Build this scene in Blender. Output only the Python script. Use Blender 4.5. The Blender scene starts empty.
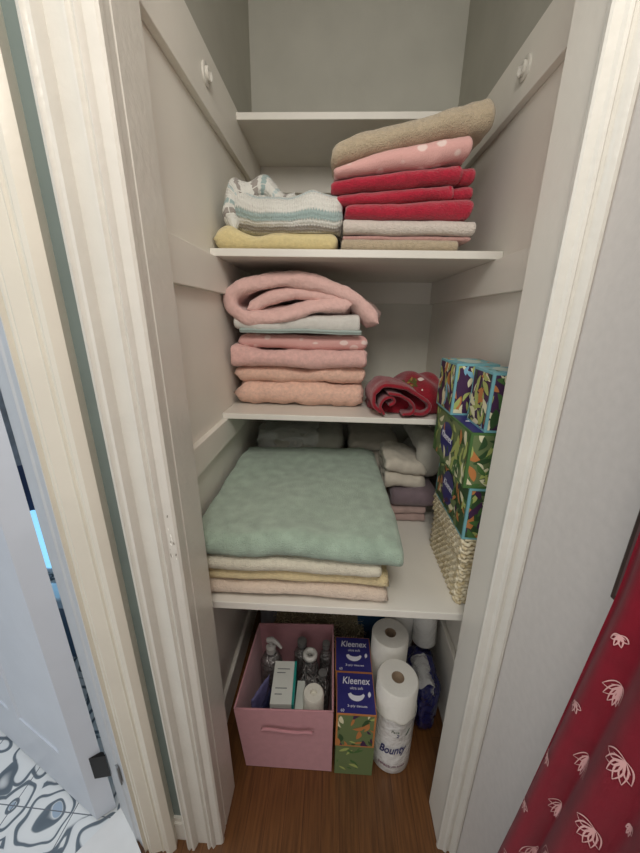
import bpy, bmesh, math, random
from mathutils import Vector, Matrix, noise
PI = math.pi
scene = bpy.context.scene
col = scene.collection

# ------------------------------------------------------------------ camera
cam_d = bpy.data.cameras.new('camera')
cam = bpy.data.objects.new('camera', cam_d); col.objects.link(cam)
cam_d.sensor_fit = 'VERTICAL'; cam_d.sensor_height = 36.0
cam_d.lens = 343.0 / 853.0 * 36.0
cam_d.clip_start = 0.02
Rm = Matrix(((0.9988, -0.0314, 0.0396), (0.0472, 0.3008, -0.9525), (0.0180, 0.9532, 0.3019)))
q = Rm.to_quaternion().normalized()
cam.matrix_world = Matrix.Translation((0, 0, 1.5)) @ q.to_matrix().to_4x4()
scene.camera = cam

# ------------------------------------------------------------------ world and light
world = bpy.data.worlds.new('world'); scene.world = world; world.use_nodes = True
bg = world.node_tree.nodes['Background']
bg.inputs[0].default_value = (1.0, 0.985, 0.96, 1); bg.inputs[1].default_value = 0.68

def area_light(name, loc, target, size, power, color, sy=None):
    d = bpy.data.lights.new(name, 'AREA'); d.energy = power; d.size = size; d.color = color
    if sy: d.shape = 'RECTANGLE'; d.size_y = sy
    o = bpy.data.objects.new(name, d); col.objects.link(o); o.location = loc
    o.rotation_euler = (Vector(target) - Vector(loc)).to_track_quat('-Z', 'Y').to_euler()
    return o
area_light('hall_light', (0.05, -0.25, 2.40), (0.0, 0.9, 1.40), 0.45, 12.0, (1.0, 0.95, 0.88))
area_light('bathroom_daylight', (-1.3, 0.30, 2.3), (-1.28, 0.45, 0.0), 0.6, 6.0, (0.55, 0.78, 1.0))
scene.view_settings.view_transform = 'Standard'
scene.view_settings.look = 'None'
scene.view_settings.gamma = 1.0
scene.view_settings.use_curve_mapping = False
scene.view_settings.exposure = 0.1

# ------------------------------------------------------------------ materials
def lin(c):
    return tuple((x / 12.92 if x <= 0.04045 else ((x + 0.055) / 1.055) ** 2.4) for x in c)
def hexc(h):
    return lin(tuple(int(h[i:i + 2], 16) / 255 for i in (0, 2, 4)))
def mat_base(name, rough=0.6, sheen=0.0):
    m = bpy.data.materials.new(name); m.use_nodes = True
    b = m.node_tree.nodes['Principled BSDF']
    b.inputs['Roughness'].default_value = rough
    if sheen:
        b.inputs['Sheen Weight'].default_value = sheen; b.inputs['Sheen Roughness'].default_value = 0.6
    return m, m.node_tree.nodes, m.node_tree.links, b
def mottled(name, h, rough=0.6, var=0.08, scale=30.0, bump=0.15, bscale=200.0, bdist=0.002, sheen=0.0, detail=4, spec=None):
    m, N, L, b = mat_base(name, rough, sheen)
    c = hexc(h)
    tc = N.new('ShaderNodeTexCoord')
    n = N.new('ShaderNodeTexNoise'); n.inputs['Scale'].default_value = scale; n.inputs['Detail'].default_value = detail
    r = N.new('ShaderNodeValToRGB')
    r.color_ramp.elements[0].position = 0.3; r.color_ramp.elements[1].position = 0.7
    r.color_ramp.elements[0].color = (*[x * (1 - var) for x in c], 1)
    r.color_ramp.elements[1].color = (*[min(1, x * (1 + var)) for x in c], 1)
    L.new(tc.outputs['Object'], n.inputs['Vector']); L.new(n.outputs['Fac'], r.inputs['Fac']); L.new(r.outputs['Color'], b.inputs['Base Color'])
    if bump:
        n2 = N.new('ShaderNodeTexNoise'); n2.inputs['Scale'].default_value = bscale; n2.inputs['Detail'].default_value = 3
        bp = N.new('ShaderNodeBump'); bp.inputs['Strength'].default_value = bump; bp.inputs['Distance'].default_value = bdist
        L.new(tc.outputs['Object'], n2.inputs['Vector']); L.new(n2.outputs['Fac'], bp.inputs['Height']); L.new(bp.outputs['Normal'], b.inputs['Normal'])
    if spec is not None: b.inputs['Specular IOR Level'].default_value = spec
    return m
def terry(name, h, var=0.12, bump=0.9):
    return mottled(name, h, 0.95, var, 90, bump, 260, 0.006, sheen=0.35, spec=0.1)
def plain(name, h, rough=0.5, metal=0.0):
    m, N, L, b = mat_base(name, rough); b.inputs['Base Color'].default_value = (*hexc(h), 1); b.inputs['Metallic'].default_value = metal
    return m

M_paint = mottled('old_cream_paint', 'e0dbd0', 0.42, 0.03, 6, 0.25, 70, 0.0015)
M_paint_trim = mottled('glossy_trim_paint', 'd2cec4', 0.3, 0.03, 14, 0.45, 60, 0.0025)
M_inside = mottled('closet_interior_paint', 'e8e4da', 0.5, 0.03, 5, 0.25, 60, 0.0015)
M_back = mottled('closet_back_paint', 'd6d4c9', 0.6, 0.04, 8, 0.2, 90, 0.0015)
M_shelf = mottled('shelf_paint', 'dedad0', 0.35, 0.03, 9, 0.2, 60, 0.001)
M_cream = mottled('cream_casing_paint', 'd8d2c3', 0.35, 0.03, 9, 0.25, 50, 0.002)
M_green = mottled('grey_green_wall_paint', '77837f', 0.6, 0.05, 9, 0.2, 80, 0.001)
M_hallwall = mottled('hall_wall_paint', 'd3cdc7', 0.7, 0.03, 60, 0.25, 160, 0.001)
M_door = mottled('door_paint', 'c9ced6', 0.4, 0.03, 8, 0.2, 50, 0.001)
M_black = plain('black_iron', '14100f', 0.45, 0.4)

def wood_floor():
    m, N, L, b = mat_base('hall_wood_floor', 0.38)
    tc = N.new('ShaderNodeTexCoord'); mp = N.new('ShaderNodeMapping')
    mp.inputs['Scale'].default_value = (1, 1, 1); mp.inputs['Rotation'].default_value = (0, 0, PI / 2)
    L.new(tc.outputs['Object'], mp.inputs['Vector'])
    br = N.new('ShaderNodeTexBrick'); br.inputs['Scale'].default_value = 1.0
    br.inputs['Brick Width'].default_value = 0.9; br.inputs['Row Height'].default_value = 0.058
    br.inputs['Mortar Size'].default_value = 0.0008; br.inputs['Mortar Smooth'].default_value = 0.2
    br.inputs['Color1'].default_value = (*hexc('64401f'), 1); br.inputs['Color2'].default_value = (*hexc('704825'), 1); br.inputs['Mortar'].default_value = (*hexc('4a2a16'), 1)
    L.new(mp.outputs['Vector'], br.inputs['Vector'])
    st = N.new('ShaderNodeMapping'); st.inputs['Scale'].default_value = (90, 5, 1); L.new(tc.outputs['Object'], st.inputs['Vector'])
    n = N.new('ShaderNodeTexNoise'); n.inputs['Scale'].default_value = 1.5; n.inputs['Detail'].default_value = 6; L.new(st.outputs['Vector'], n.inputs['Vector'])
    r = N.new('ShaderNodeValToRGB'); r.color_ramp.elements[0].position = 0.3; r.color_ramp.elements[0].color = (0.45, 0.4, 0.35, 1); r.color_ramp.elements[1].position = 0.65; r.color_ramp.elements[1].color = (1.1, 1.1, 1.1, 1)
    L.new(n.outputs['Fac'], r.inputs['Fac'])
    mx = N.new('ShaderNodeMixRGB'); mx.blend_type = 'MULTIPLY'; mx.inputs[0].default_value = 0.75
    L.new(br.outputs['Color'], mx.inputs[1]); L.new(r.outputs['Color'], mx.inputs[2]); L.new(mx.outputs['Color'], b.inputs['Base Color'])
    bp = N.new('ShaderNodeBump'); bp.inputs['Strength'].default_value = 0.15; bp.inputs['Distance'].default_value = 0.001
    L.new(n.outputs['Fac'], bp.inputs['Height']); L.new(bp.outputs['Normal'], b.inputs['Normal'])
    return m
M_wood = wood_floor()

def tile_mat():
    m, N, L, b = mat_base('scroll_tile', 0.35)
    tc = N.new('ShaderNodeTexCoord')
    def math_n(op, a, bb=None, c=None):
        x = N.new('ShaderNodeMath'); x.operation = op
        for i, v in enumerate((a, bb, c)):
            if v is None: continue
            if isinstance(v, (int, float)): x.inputs[i].default_value = v
            else: L.new(v, x.inputs[i])
        return x.outputs[0]
    mp = N.new('ShaderNodeMapping'); mp.inputs['Rotation'].default_value = (0, 0, 0.03); L.new(tc.outputs['Object'], mp.inputs['Vector'])
    nz = N.new('ShaderNodeTexNoise'); nz.inputs['Scale'].default_value = 9; nz.inputs['Detail'].default_value = 1; L.new(mp.outputs['Vector'], nz.inputs['Vector'])
    vm = N.new('ShaderNodeVectorMath'); vm.operation = 'MULTIPLY_ADD'; vm.inputs[1].default_value = (0.11, 0.11, 0)
    L.new(nz.outputs['Color'], vm.inputs[0]); L.new(mp.outputs['Vector'], vm.inputs[2])
    w = N.new('ShaderNodeTexWave'); w.wave_type = 'RINGS'; w.rings_direction = 'Z'; w.inputs['Scale'].default_value = 3.2; w.inputs['Distortion'].default_value = 9; w.inputs['Detail'].default_value = 0; w.inputs['Detail Scale'].default_value = 1.6
    L.new(vm.outputs[0], w.inputs['Vector'])
    v = N.new('ShaderNodeTexVoronoi'); v.inputs['Scale'].default_value = 9.0; v.inputs['Randomness'].default_value = 0.9; L.new(vm.outputs[0], v.inputs['Vector'])
    r = N.new('ShaderNodeValToRGB'); e = r.color_ramp; e.interpolation = 'EASE'
    e.elements[0].position = 0.0; e.elements[0].color = (*hexc('e4e6e6'), 1)
    e.elements[1].position = 0.40; e.elements[1].color = (*hexc('dfe2e3'), 1)
    x = e.elements.new(0.52); x.color = (*hexc('5f6a74'), 1)
    x = e.elements.new(0.68); x.color = (*hexc('66727c'), 1)
    x = e.elements.new(0.76); x.color = (*hexc('e4e6e6'), 1)
    v0 = N.new('ShaderNodeTexVoronoi'); v0.inputs['Scale'].default_value = 9.0; v0.inputs['Randomness'].default_value = 0.9; L.new(vm.outputs[0], v0.inputs['Vector'])
    L.new(math_n('FRACT', math_n('MULTIPLY', v0.outputs['Distance'], 3.1)), r.inputs['Fac'])
    r2 = N.new('ShaderNodeValToRGB'); r2.color_ramp.interpolation = 'CONSTANT'
    r2.color_ramp.elements[0].color = (1, 1, 1, 1); r2.color_ramp.elements[1].position = 0.13; r2.color_ramp.elements[1].color = (0, 0, 0, 1)
    L.new(v.outputs['Distance'], r2.inputs['Fac'])
    mx = N.new('ShaderNodeMixRGB'); L.new(r2.outputs['Color'], mx.inputs[0]); L.new(r.outputs['Color'], mx.inputs[1]); mx.inputs[2].default_value = (*hexc('9fb0c2'), 1)
    sep = N.new('ShaderNodeSeparateXYZ'); L.new(mp.outputs['Vector'], sep.inputs[0])
    lines = []
    for ax in (0, 1):
        f = math_n('FRACT', math_n('MULTIPLY', sep.outputs[ax], 1 / 0.2))
        lines.append(math_n('LESS_THAN', f, 0.014))
    g = math_n('MAXIMUM', lines[0], lines[1])
    mx2 = N.new('ShaderNodeMixRGB'); L.new(g, mx2.inputs[0]); L.new(mx.outputs['Color'], mx2.inputs[1]); mx2.inputs[2].default_value = (*hexc('6a7078'), 1)
    L.new(mx2.outputs['Color'], b.inputs['Base Color'])
    return m
M_tile = tile_mat()

# ------------------------------------------------------------------ mesh helpers
def link(name, bm, mats, parent=None, smooth=False, autosmooth=None):
    me = bpy.data.meshes.new(name); bmesh.ops.recalc_face_normals(bm, faces=bm.faces[:]) ; bm.to_mesh(me); bm.free()
    if not isinstance(mats, (list, tuple)): mats = [mats]
    for m in mats: me.materials.append(m)
    if smooth:
        for p in me.polygons: p.use_smooth = True
    o = bpy.data.objects.new(name, me); col.objects.link(o)
    if parent is not None: o.parent = parent
    if autosmooth is not None:
        for p in me.polygons: p.use_smooth = True
        me.set_sharp_from_angle(angle=autosmooth)
    return o
def tag(o, label, cat, group=None, kind=None):
    if label: o['label'] = label
    if cat: o['category'] = cat
    if group: o['group'] = group
    if kind: o['kind'] = kind
    return o
def struct(name, bm, m, parent=None, **k):
    o = link(name, bm, m, parent, **k)
    if parent is None: o['kind'] = 'structure'
    return o
def empty(name, loc, label, cat, rz=0.0, group=None):
    o = bpy.data.objects.new(name, None); col.objects.link(o); o.location = loc; o.rotation_euler = (0, 0, rz)
    o.empty_display_size = 0.05
    return tag(o, label, cat, group)
def box(bm, x0, x1, y0, y1, z0, z1, bevel=0.0, mi=0, M=None):
    vs = [bm.verts.new(p) for p in ((x0, y0, z0), (x1, y0, z0), (x1, y1, z0), (x0, y1, z0), (x0, y0, z1), (x1, y0, z1), (x1, y1, z1), (x0, y1, z1))]
    fs = [bm.faces.new([vs[i] for i in f]) for f in ((0, 3, 2, 1), (4, 5, 6, 7), (0, 1, 5, 4), (1, 2, 6, 5), (2, 3, 7, 6), (3, 0, 4, 7))]
    for f in fs: f.material_index = mi
    if bevel:
        r = bmesh.ops.bevel(bm, geom=list({e for f in fs for e in f.edges}), offset=bevel, segments=2, affect='EDGES', profile=0.5)
        vs = list({v for f in r['faces'] for v in f.verts} | {v for v in vs if v.is_valid})
        for f in r['faces']: f.material_index = mi
    if M is not None: bmesh.ops.transform(bm, matrix=M, verts=[v for v in vs if v.is_valid])
    return vs
def B(*a, **k):
    bm = bmesh.new(); box(bm, *a, **k); return bm
def prism(bm, pts, z0, z1, mi=0):
    lo = [bm.verts.new((p[0], p[1], z0)) for p in pts]; hi = [bm.verts.new((p[0], p[1], z1)) for p in pts]
    n = len(pts)
    for i in range(n):
        f = bm.faces.new((lo[i], lo[(i + 1) % n], hi[(i + 1) % n], hi[i])); f.material_index = mi
    bm.faces.new(hi).material_index = mi; bm.faces.new(lo[::-1]).material_index = mi
def lathe(bm, prof, n=40, c=(0, 0, 0), mi=0, M=None, cap=True):
    rings = []; allv = []
    for r, z in prof:
        ring = []
        for i in range(n):
            a = 2 * PI * i / n
            v = bm.verts.new((c[0] + r * math.cos(a), c[1] + r * math.sin(a), c[2] + z)); ring.append(v); allv.append(v)
        rings.append(ring)
    for a, b in zip(rings, rings[1:]):
        for i in range(n):
            f = bm.faces.new((a[i], a[(i + 1) % n], b[(i + 1) % n], b[i])); f.material_index = mi
    if cap:
        bm.faces.new(rings[0][::-1]).material_index = mi; bm.faces.new(rings[-1]).material_index = mi
    if M is not None: bmesh.ops.transform(bm, matrix=M, verts=allv)
def tube(bm, pts, r, n=8, mi=0, closed=False):
    pts = [Vector(p) for p in pts]; rings = []
    m = len(pts)
    for i, p in enumerate(pts):
        d = (pts[min(i + 1, m - 1)] - pts[max(i - 1, 0)]).normalized()
        up = Vector((0, 0, 1)) if abs(d.z) < 0.9 else Vector((1, 0, 0))
        a = d.cross(up).normalized(); b = a.cross(d)
        rr = r[i] if isinstance(r, (list, tuple)) else r
        rings.append([bm.verts.new(p + (a * math.cos(2 * PI * k / n) + b * math.sin(2 * PI * k / n)) * rr) for k in range(n)])
    for a, b in zip(rings, rings[1:]):
        for k in range(n): bm.faces.new((a[k], a[(k + 1) % n], b[(k + 1) % n], b[k])).material_index = mi
    bm.faces.new(rings[0][::-1]).material_index = mi; bm.faces.new(rings[-1]).material_index = mi
def catmull(pts, per=8):
    pts = [Vector(p) for p in pts]; out = []
    for i in range(len(pts) - 1):
        p0 = pts[max(i - 1, 0)]; p1 = pts[i]; p2 = pts[i + 1]; p3 = pts[min(i + 2, len(pts) - 1)]
        for k in range(per):
            t = k / per
            out.append(0.5 * ((2 * p1) + (-p0 + p2) * t + (2 * p0 - 5 * p1 + 4 * p2 - p3) * t * t + (-p0 + 3 * p1 - 3 * p2 + p3) * t ** 3))
    out.append(pts[-1]); return out

def sweep_cloth(path, thick, a0, a1, axis='x', nx=44, warp=None, amp=0.004, freq=9.0, seed=0.0, mats=None, mfun=None):
    """A thick strip of cloth whose cross-section follows path, swept from a0 to a1.  UV = (sweep, length)."""
    bm = bmesh.new(); uvl = bm.loops.layers.uv.new('UVMap')
    P = path; m = len(P); S = [0.0]
    for i in range(1, m): S.append(S[-1] + (P[i] - P[i - 1]).length)
    nrm = []
    for i in range(m):
        d = (P[min(i + 1, m - 1)] - P[max(i - 1, 0)]).normalized(); nrm.append(Vector((-d.y, d.x)))
    loop = []                                    # outline (point, v)
    for i in range(m): loop.append((P[i], nrm[i], 1.0, S[i]))
    d = (P[-1] - P[-2]).normalized()
    for a in (0.5,): loop.append((P[-1] + d * thick * 0.42, nrm[-1], 0.0, S[-1]))
    for i in range(m - 1, -1, -1): loop.append((P[i], nrm[i], -1.0, S[i]))
    d = (P[0] - P[1]).normalized(); loop.append((P[0] + d * thick * 0.42, nrm[0], 0.0, S[0]))
    K = len(loop); rows = []
    for j in range(nx + 1):
        u = j / nx
        # sample denser at the two ends so the rounded edge reads
        u = 0.5 - 0.5 * math.cos(PI * u) if nx > 8 else u
        a = a0 + (a1 - a0) * u
        e = min(abs(a - a0), abs(a1 - a)); rr = min(1.0, e / (thick * 0.5))
        sc = math.sqrt(max(0.0, 1 - (1 - rr) ** 2)) * 0.95 + 0.05
        row = []
        for (p, n, sgn, s) in loop:
            q2 = p + n * (sgn * thick * 0.47 * sc)
            v = Vector((a, q2.x, q2.y)) if axis == 'x' else Vector((q2.x, a, q2.y))
            nz = Vector((v.x * freq + seed, v.y * freq - seed, v.z * freq * 1.6 + seed * 2))
            fine = Vector((v.x * freq * 4 + seed, v.y * freq * 4, v.z * freq * 4))
            g = noise.noise_vector(nz) * amp + noise.noise_vector(fine) * amp * 0.38
            v = v + g
            if warp: v = warp(v)
            row.append((bm.verts.new(v), a, s))
        rows.append(row)
    for j in range(nx):
        for k in range(K):
            k2 = (k + 1) % K
            q4 = (rows[j][k], rows[j][k2], rows[j + 1][k2], rows[j + 1][k])
            f = bm.faces.new([x[0] for x in q4]); f.smooth = True
            for lp, x in zip(f.loops, q4): lp[uvl].uv = (x[1], x[2])
            if mfun: f.material_index = mfun(q4[0][1], q4[0][2])
    for row in (rows[0], rows[-1]):
        for i in range(m - 1):
            try: bm.faces.new((row[i][0], row[i + 1][0], row[2 * m - 1 - i][0], row[2 * m - i][0])).smooth = True
            except ValueError: pass
        try:
            bm.faces.new((row[m - 1][0], row[m][0], row[m + 1][0])); bm.faces.new((row[0][0], row[2 * m][0], row[2 * m + 1][0]))
        except ValueError: pass
    return bm

def serp(n, depth, h, start_back=True, stagger=0.0):
    """Folded path in (depth, height): n layers in height h; fold edges at depth 0 (front)."""
    t = h / n; r = t / 2; pts = []
    for i in range(n):
        z = t * (i + 0.5)
        toward_front = (i % 2 == 0) if start_back else (i % 2 == 1)
        f = r + (stagger * i if False else 0); bk = depth - r
        xs = [bk + (f - bk) * k / 18 for k in range(19)]
        if not toward_front: xs = xs[::-1]
        pts += [Vector((x, z)) for x in xs]
        if i < n - 1:
            cx_ = f if toward_front else bk; sg = -1 if toward_front else 1
            for k in range(1, 8):
                a = -PI / 2 + PI * k / 8
                pts.append(Vector((cx_ + sg * r * math.cos(a), z + r + r * math.sin(a))))
    return pts
def folded(name, mat, x0, x1, y0, y1, z0, z1, n=2, label='', cat='towel', group=None, warp=None, amp=0.004, freq=9, seed=0.0, start_back=True, nx=44, parent=None):
    d = y1 - y0; h = z1 - z0
    P = [p + Vector((y0, z0)) for p in serp(n, d, h, start_back)]
    bm = sweep_cloth(P, h / n, x0, x1, 'x', nx, warp, amp, freq, seed)
    o = link(name, bm, mat, parent)
    if label: tag(o, label, cat, group)
    return o

# text as mesh, placed by a matrix
def text_bm(bm, s, size, M, mi=0, shear=0.0, width=None, extrude=0.0003, bold=0.0):
    c = bpy.data.curves.new('t', 'FONT'); c.body = s; c.size = size; c.align_x = 'CENTER'; c.align_y = 'CENTER'; c.shear = shear; c.extrude = extrude; c.offset = bold
    o = bpy.data.objects.new('t', c); col.objects.link(o)
    dg = bpy.context.evaluated_depsgraph_get(); dg.update()
    me = bpy.data.meshes.new_from_object(o.evaluated_get(dg))
    if width:
        w = max(v.co.x for v in me.vertices) - min(v.co.x for v in me.vertices)
        for v in me.vertices: v.co.x *= width / w
    base = len(bm.verts); fb = len(bm.faces)
    me.transform(M); bm.from_mesh(me)
    bm.faces.ensure_lookup_table()
    for f in bm.faces[fb:]: f.material_index = mi
    bpy.data.objects.remove(o); bpy.data.curves.remove(c); bpy.data.meshes.remove(me)
def poly_on(bm, pts, M, mi, off=0.0004):
    vs = [bm.verts.new(M @ Vector((p[0], p[1], off))) for p in pts]
    f = bm.faces.new(vs); f.material_index = mi
def leaf(cx, cy, L, W, a, n=7, bend=0.0):
    up = []; dn = []
    for i in range(n + 1):
        t = i / n; x = (t - 0.5) * L; w = W * 0.5 * math.sin(PI * t) ** 0.8; b = bend * math.sin(PI * t) * L
        up.append((x, b + w)); dn.append((x, b - w))
    pts = up + dn[::-1][1:-1]
    ca, sa = math.cos(a), math.sin(a)
    return [(cx + x * ca - y * sa, cy + x * sa + y * ca) for x, y in pts]
def clip_poly(pts, x0, x1, y0, y1):
    for ax, lim, sg in ((0, x0, 1), (0, x1, -1), (1, y0, 1), (1, y1, -1)):
        out = []
        for i in range(len(pts)):
            a, b = pts[i - 1], pts[i]; ia = (a[ax] - lim) * sg >= 0; ib = (b[ax] - lim) * sg >= 0
            if ia != ib:
                t = (lim - a[ax]) / (b[ax] - a[ax]); out.append((a[0] + (b[0] - a[0]) * t, a[1] + (b[1] - a[1]) * t))
            if ib: out.append(b)
        pts = out
        if len(pts) < 3: return None
    return pts
def printed(bm, M, w, h, rng, colors, count, big=0.05, margin=0.006):
    """leafy print on a w x h face; M maps (x, y, out) to the box"""
    for k in range(count):
        L = rng.uniform(0.45, 1.0) * big; pts = leaf(rng.uniform(0, w), rng.uniform(0, h), L, L * rng.uniform(0.22, 0.42), rng.uniform(0.3, 2.8), bend=rng.uniform(-0.2, 0.2))
        pts = clip_poly(pts, margin, w - margin, margin, h - margin)
        if pts: poly_on(bm, pts, M, rng.choice(colors), 0.0003 + 0.00003 * k)
def faceM(o, ux, uy):
    ux = Vector(ux); uy = Vector(uy); n = ux.cross(uy)
    return Matrix(((ux.x, uy.x, n.x, o[0]), (ux.y, uy.y, n.y, o[1]), (ux.z, uy.z, n.z, o[2]), (0, 0, 0, 1)))

# ================================================================== STRUCTURE
CZ = 3.3
LX, RX, BY = -0.39, 0.478, 1.85
struct('floor', B(-0.6, 0.8, -1.2, 1.95, -0.05, 0.0), M_wood)
struct('ceiling', B(-0.43, 0.52, 0.6, 1.95, CZ, CZ + 0.05), M_back)
struct('wall_back', B(-0.46, 0.55, BY, BY + 0.05, 0, 2.185), M_back)
struct('wall_back_upper', B(-0.46, 0.55, BY, BY + 0.05, 2.185, CZ), mottled('upper_back_grey', 'bbb9ae', 0.75, 0.05, 6, 0.3, 60, 0.002))
M_upper = mottled('upper_side_grey', 'b3b1a6', 0.75, 0.05, 6, 0.3, 60, 0.002)  # upper closet walls, a greyer tone than the walls below
struct('wall_left', B(LX - 0.04, LX, 0.70, BY, 0, 2.185), M_inside)
struct('wall_right', B(RX, RX + 0.05, 0.70, BY, 0, 2.185), M_inside)
struct('wall_left_upper', B(LX - 0.06, LX - 0.015, 0.70, BY, 2.185, CZ), M_upper)
struct('wall_right_upper', B(RX + 0.015, RX + 0.06, 0.70, BY, 2.185, CZ), M_upper)
struct('wall_front_left', B(-0.47, -0.43, 0.60, 0.66, 0, CZ), M_green)
struct('wall_hall_right', B(0.399, 0.45, -1.2, 0.64, 0, CZ), M_hallwall)

def casing_profile(kind):
    return kind
# left jamb: inner face at x=-0.32, from y .60 to .74
bm = bmesh.new()
prism(bm, [(-0.43, 0.60), (-0.323, 0.60), (-0.320, 0.604), (-0.320, 0.622), (-0.3225, 0.625), (-0.320, 0.628), (-0.320, 0.718), (-0.322, 0.720), (-0.43, 0.720)], 0, CZ)
struct('trim_1', bm, M_paint_trim)
# left casing: moulded profile in plan, facing the hall
pr = [(-0.320, 0.60), (-0.3165, 0.597), (-0.3165, 0.589), (-0.321, 0.585), (-0.326, 0.584), (-0.337, 0.583), (-0.339, 0.578), (-0.343, 0.574), (-0.347, 0.578),
      (-0.350, 0.579), (-0.354, 0.573), (-0.358, 0.573), (-0.361, 0.581), (-0.364, 0.585), (-0.391, 0.585), (-0.393, 0.577), (-0.397, 0.568), (-0.402, 0.567), (-0.405, 0.573), (-0.408, 0.571), (-0.411, 0.567), (-0.418, 0.571), (-0.420, 0.576), (-0.420, 0.60)]
bm = bmesh.new(); prism(bm, pr, 0, CZ)
struct('trim_2', bm, M_paint_trim, autosmooth=0.5)
bm = bmesh.new(); rng = random.Random(3)
for k in range(14):
    cx_ = rng.uniform(-0.3345, -0.3235); cz_ = 1.045 + rng.gauss(0, 0.022); L_ = rng.uniform(0.003, 0.010)
    poly_on(bm, [(p[0] * 0.5, p[1] * 1.4) for p in leaf(0, 0, L_, L_ * 0.6, rng.uniform(0, 3), 3)], Matrix.Translation((cx_, 0.5826 + (cx_ + 0.337) * 0.12, cz_)) @ Matrix.Rotation(PI / 2, 4, 'X'), k % 2, 0.0006 + 0.00005 * k)
chips = link('chipped_paint', bm, [plain('chip_light', 'f2efe6', 0.5), plain('chip_dark', '8d857a', 0.7)], bpy.data.objects['trim_2'])
# right jamb and casing
bm = bmesh.new()
prism(bm, [(0.353, 0.624), (0.350, 0.627), (0.350, 0.716), (0.354, 0.722), (0.50, 0.722), (0.50, 0.624)], 0, CZ)
struct('trim_3', bm, M_paint)
pr = [(0.350, 0.624), (0.347, 0.621), (0.347, 0.614), (0.350, 0.611), (0.362, 0.609), (0.366, 0.605), (0.371, 0.604), (0.375, 0.608), (0.380, 0.608), (0.384, 0.601), (0.390, 0.597), (0.396, 0.598), (0.399, 0.603), (0.399, 0.624)]
bm = bmesh.new(); prism(bm, pr, 0, CZ)
struct('trim_4', bm, M_paint_trim, autosmooth=0.5)
# header over the opening
struct('trim_5', B(-0.43, 0.50, 0.60, 0.72, 3.1, CZ), M_paint)

# baseboard between the casings and inside the closet
bm = bmesh.new(); prism(bm, [(-0.462, 0.60), (-0.462, 0.588), (-0.430, 0.588), (-0.430, 0.60)], 0, 0.075); prism(bm, [(-0.462, 0.60), (-0.462, 0.593), (-0.430, 0.593), (-0.430, 0.60)], 0.075, 0.092)
struct('baseboard_front', bm, M_paint_trim)
struct('baseboard_right', B(RX - 0.018, RX, 0.722, BY, 0, 0.335, bevel=0.004), M_inside)
struct('baseboard_left', B(LX, LX + 0.016, 0.72, BY, 0, 0.13, bevel=0.004), M_inside)
struct('baseboard_back', B(LX + 0.016, RX - 0.018, BY - 0.016, BY, 0, 0.13, bevel=0.004), M_inside)

# bathroom door casing (wall runs slightly skewed to the closet wall)
P1 = Vector((-0.545, 0.560)); P2 = Vector((-0.457, 0.590)); P3 = Vector((-0.662, 0.646))
e = (P2 - P1); w = e.length; e.normalize(); nrm = Vector((e.y, -e.x))
def cw(u, v): p = P1 + e * u + nrm * v; return (p.x, p.y)
prof = [(0, -0.03), (0, -0.004), (0.003, 0.0), (0.006, 0.006), (0.010, 0.003), (0.013, 0.0), (0.016, 0.008), (0.020, 0.011), (0.024, 0.011), (0.027, 0.014), (0.052, 0.015), (0.055, 0.019), (0.059, 0.017), (0.063, 0.019), (0.067, 0.026), (0.076, 0.029), (0.085, 0.026), (w, 0.022), (w, -0.02)]
bm = bmesh.new(); prism(bm, [cw(u, v) for u, v in prof], 0, CZ)
struct('trim_6', bm, M_cream, autosmooth=0.5)
# bathroom door jamb
j = (P3 - P1).normalized(); jn = Vector((-j.y, j.x))
if jn.dot(-P1) < 0: jn = -jn
a0 = P1 + j * 0.002; 
bm = bmesh.new()
pts = [P1 + e * 0.004, P1 + j * 0.03, P1 + j * 0.034 + jn * 0.004, P3 + jn * 0.004 - j * 0.004, P3, P3 - jn * 0.03, P2 - nrm * 0.05, P2 - nrm * 0.02]
prism(bm, [(p.x, p.y) for p in pts], 0, CZ)
struct('trim_7', bm, mottled('jamb_paint', 'b9bcbf', 0.5, 0.03, 20, 0.2, 60, 0.001), autosmooth=0.5)
# bathroom floor, threshold, walls
struct('floor_bathroom', B(-2.6, -0.56, -0.4, 1.9, -0.045, 0.002), M_tile)
bm = bmesh.new(); d2 = (Vector((-0.74, 0.535)) - P3)
prism(bm, [(P3.x + 0.03, P3.y), (P3.x + 0.03 + d2.x * 5, P3.y + d2.y * 5), (P1.x + 0.03 + d2.x * 5, P1.y - 0.02 + d2.y * 5), (P1.x + 0.04, P1.y - 0.02)], 0.0, 0.012)
struct('trim_8', bm, mottled('marble_threshold', 'e3e3e2', 0.25, 0.06, 8, 0.05, 30, 0.001))
struct('wall_bathroom_back', B(-2.6, -0.43, 1.9, 1.95, 0, CZ), mottled('bathroom_paint', '8d9dab', 0.6, 0.03, 9, 0.1, 80, 0.001))
struct('wall_bathroom_left', B(-2.65, -2.6, -0.4, 1.95, 0, CZ), mottled('bathroom_paint_side', 'a9b6c2', 0.6, 0.03, 9, 0.1, 80, 0.001))

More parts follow.
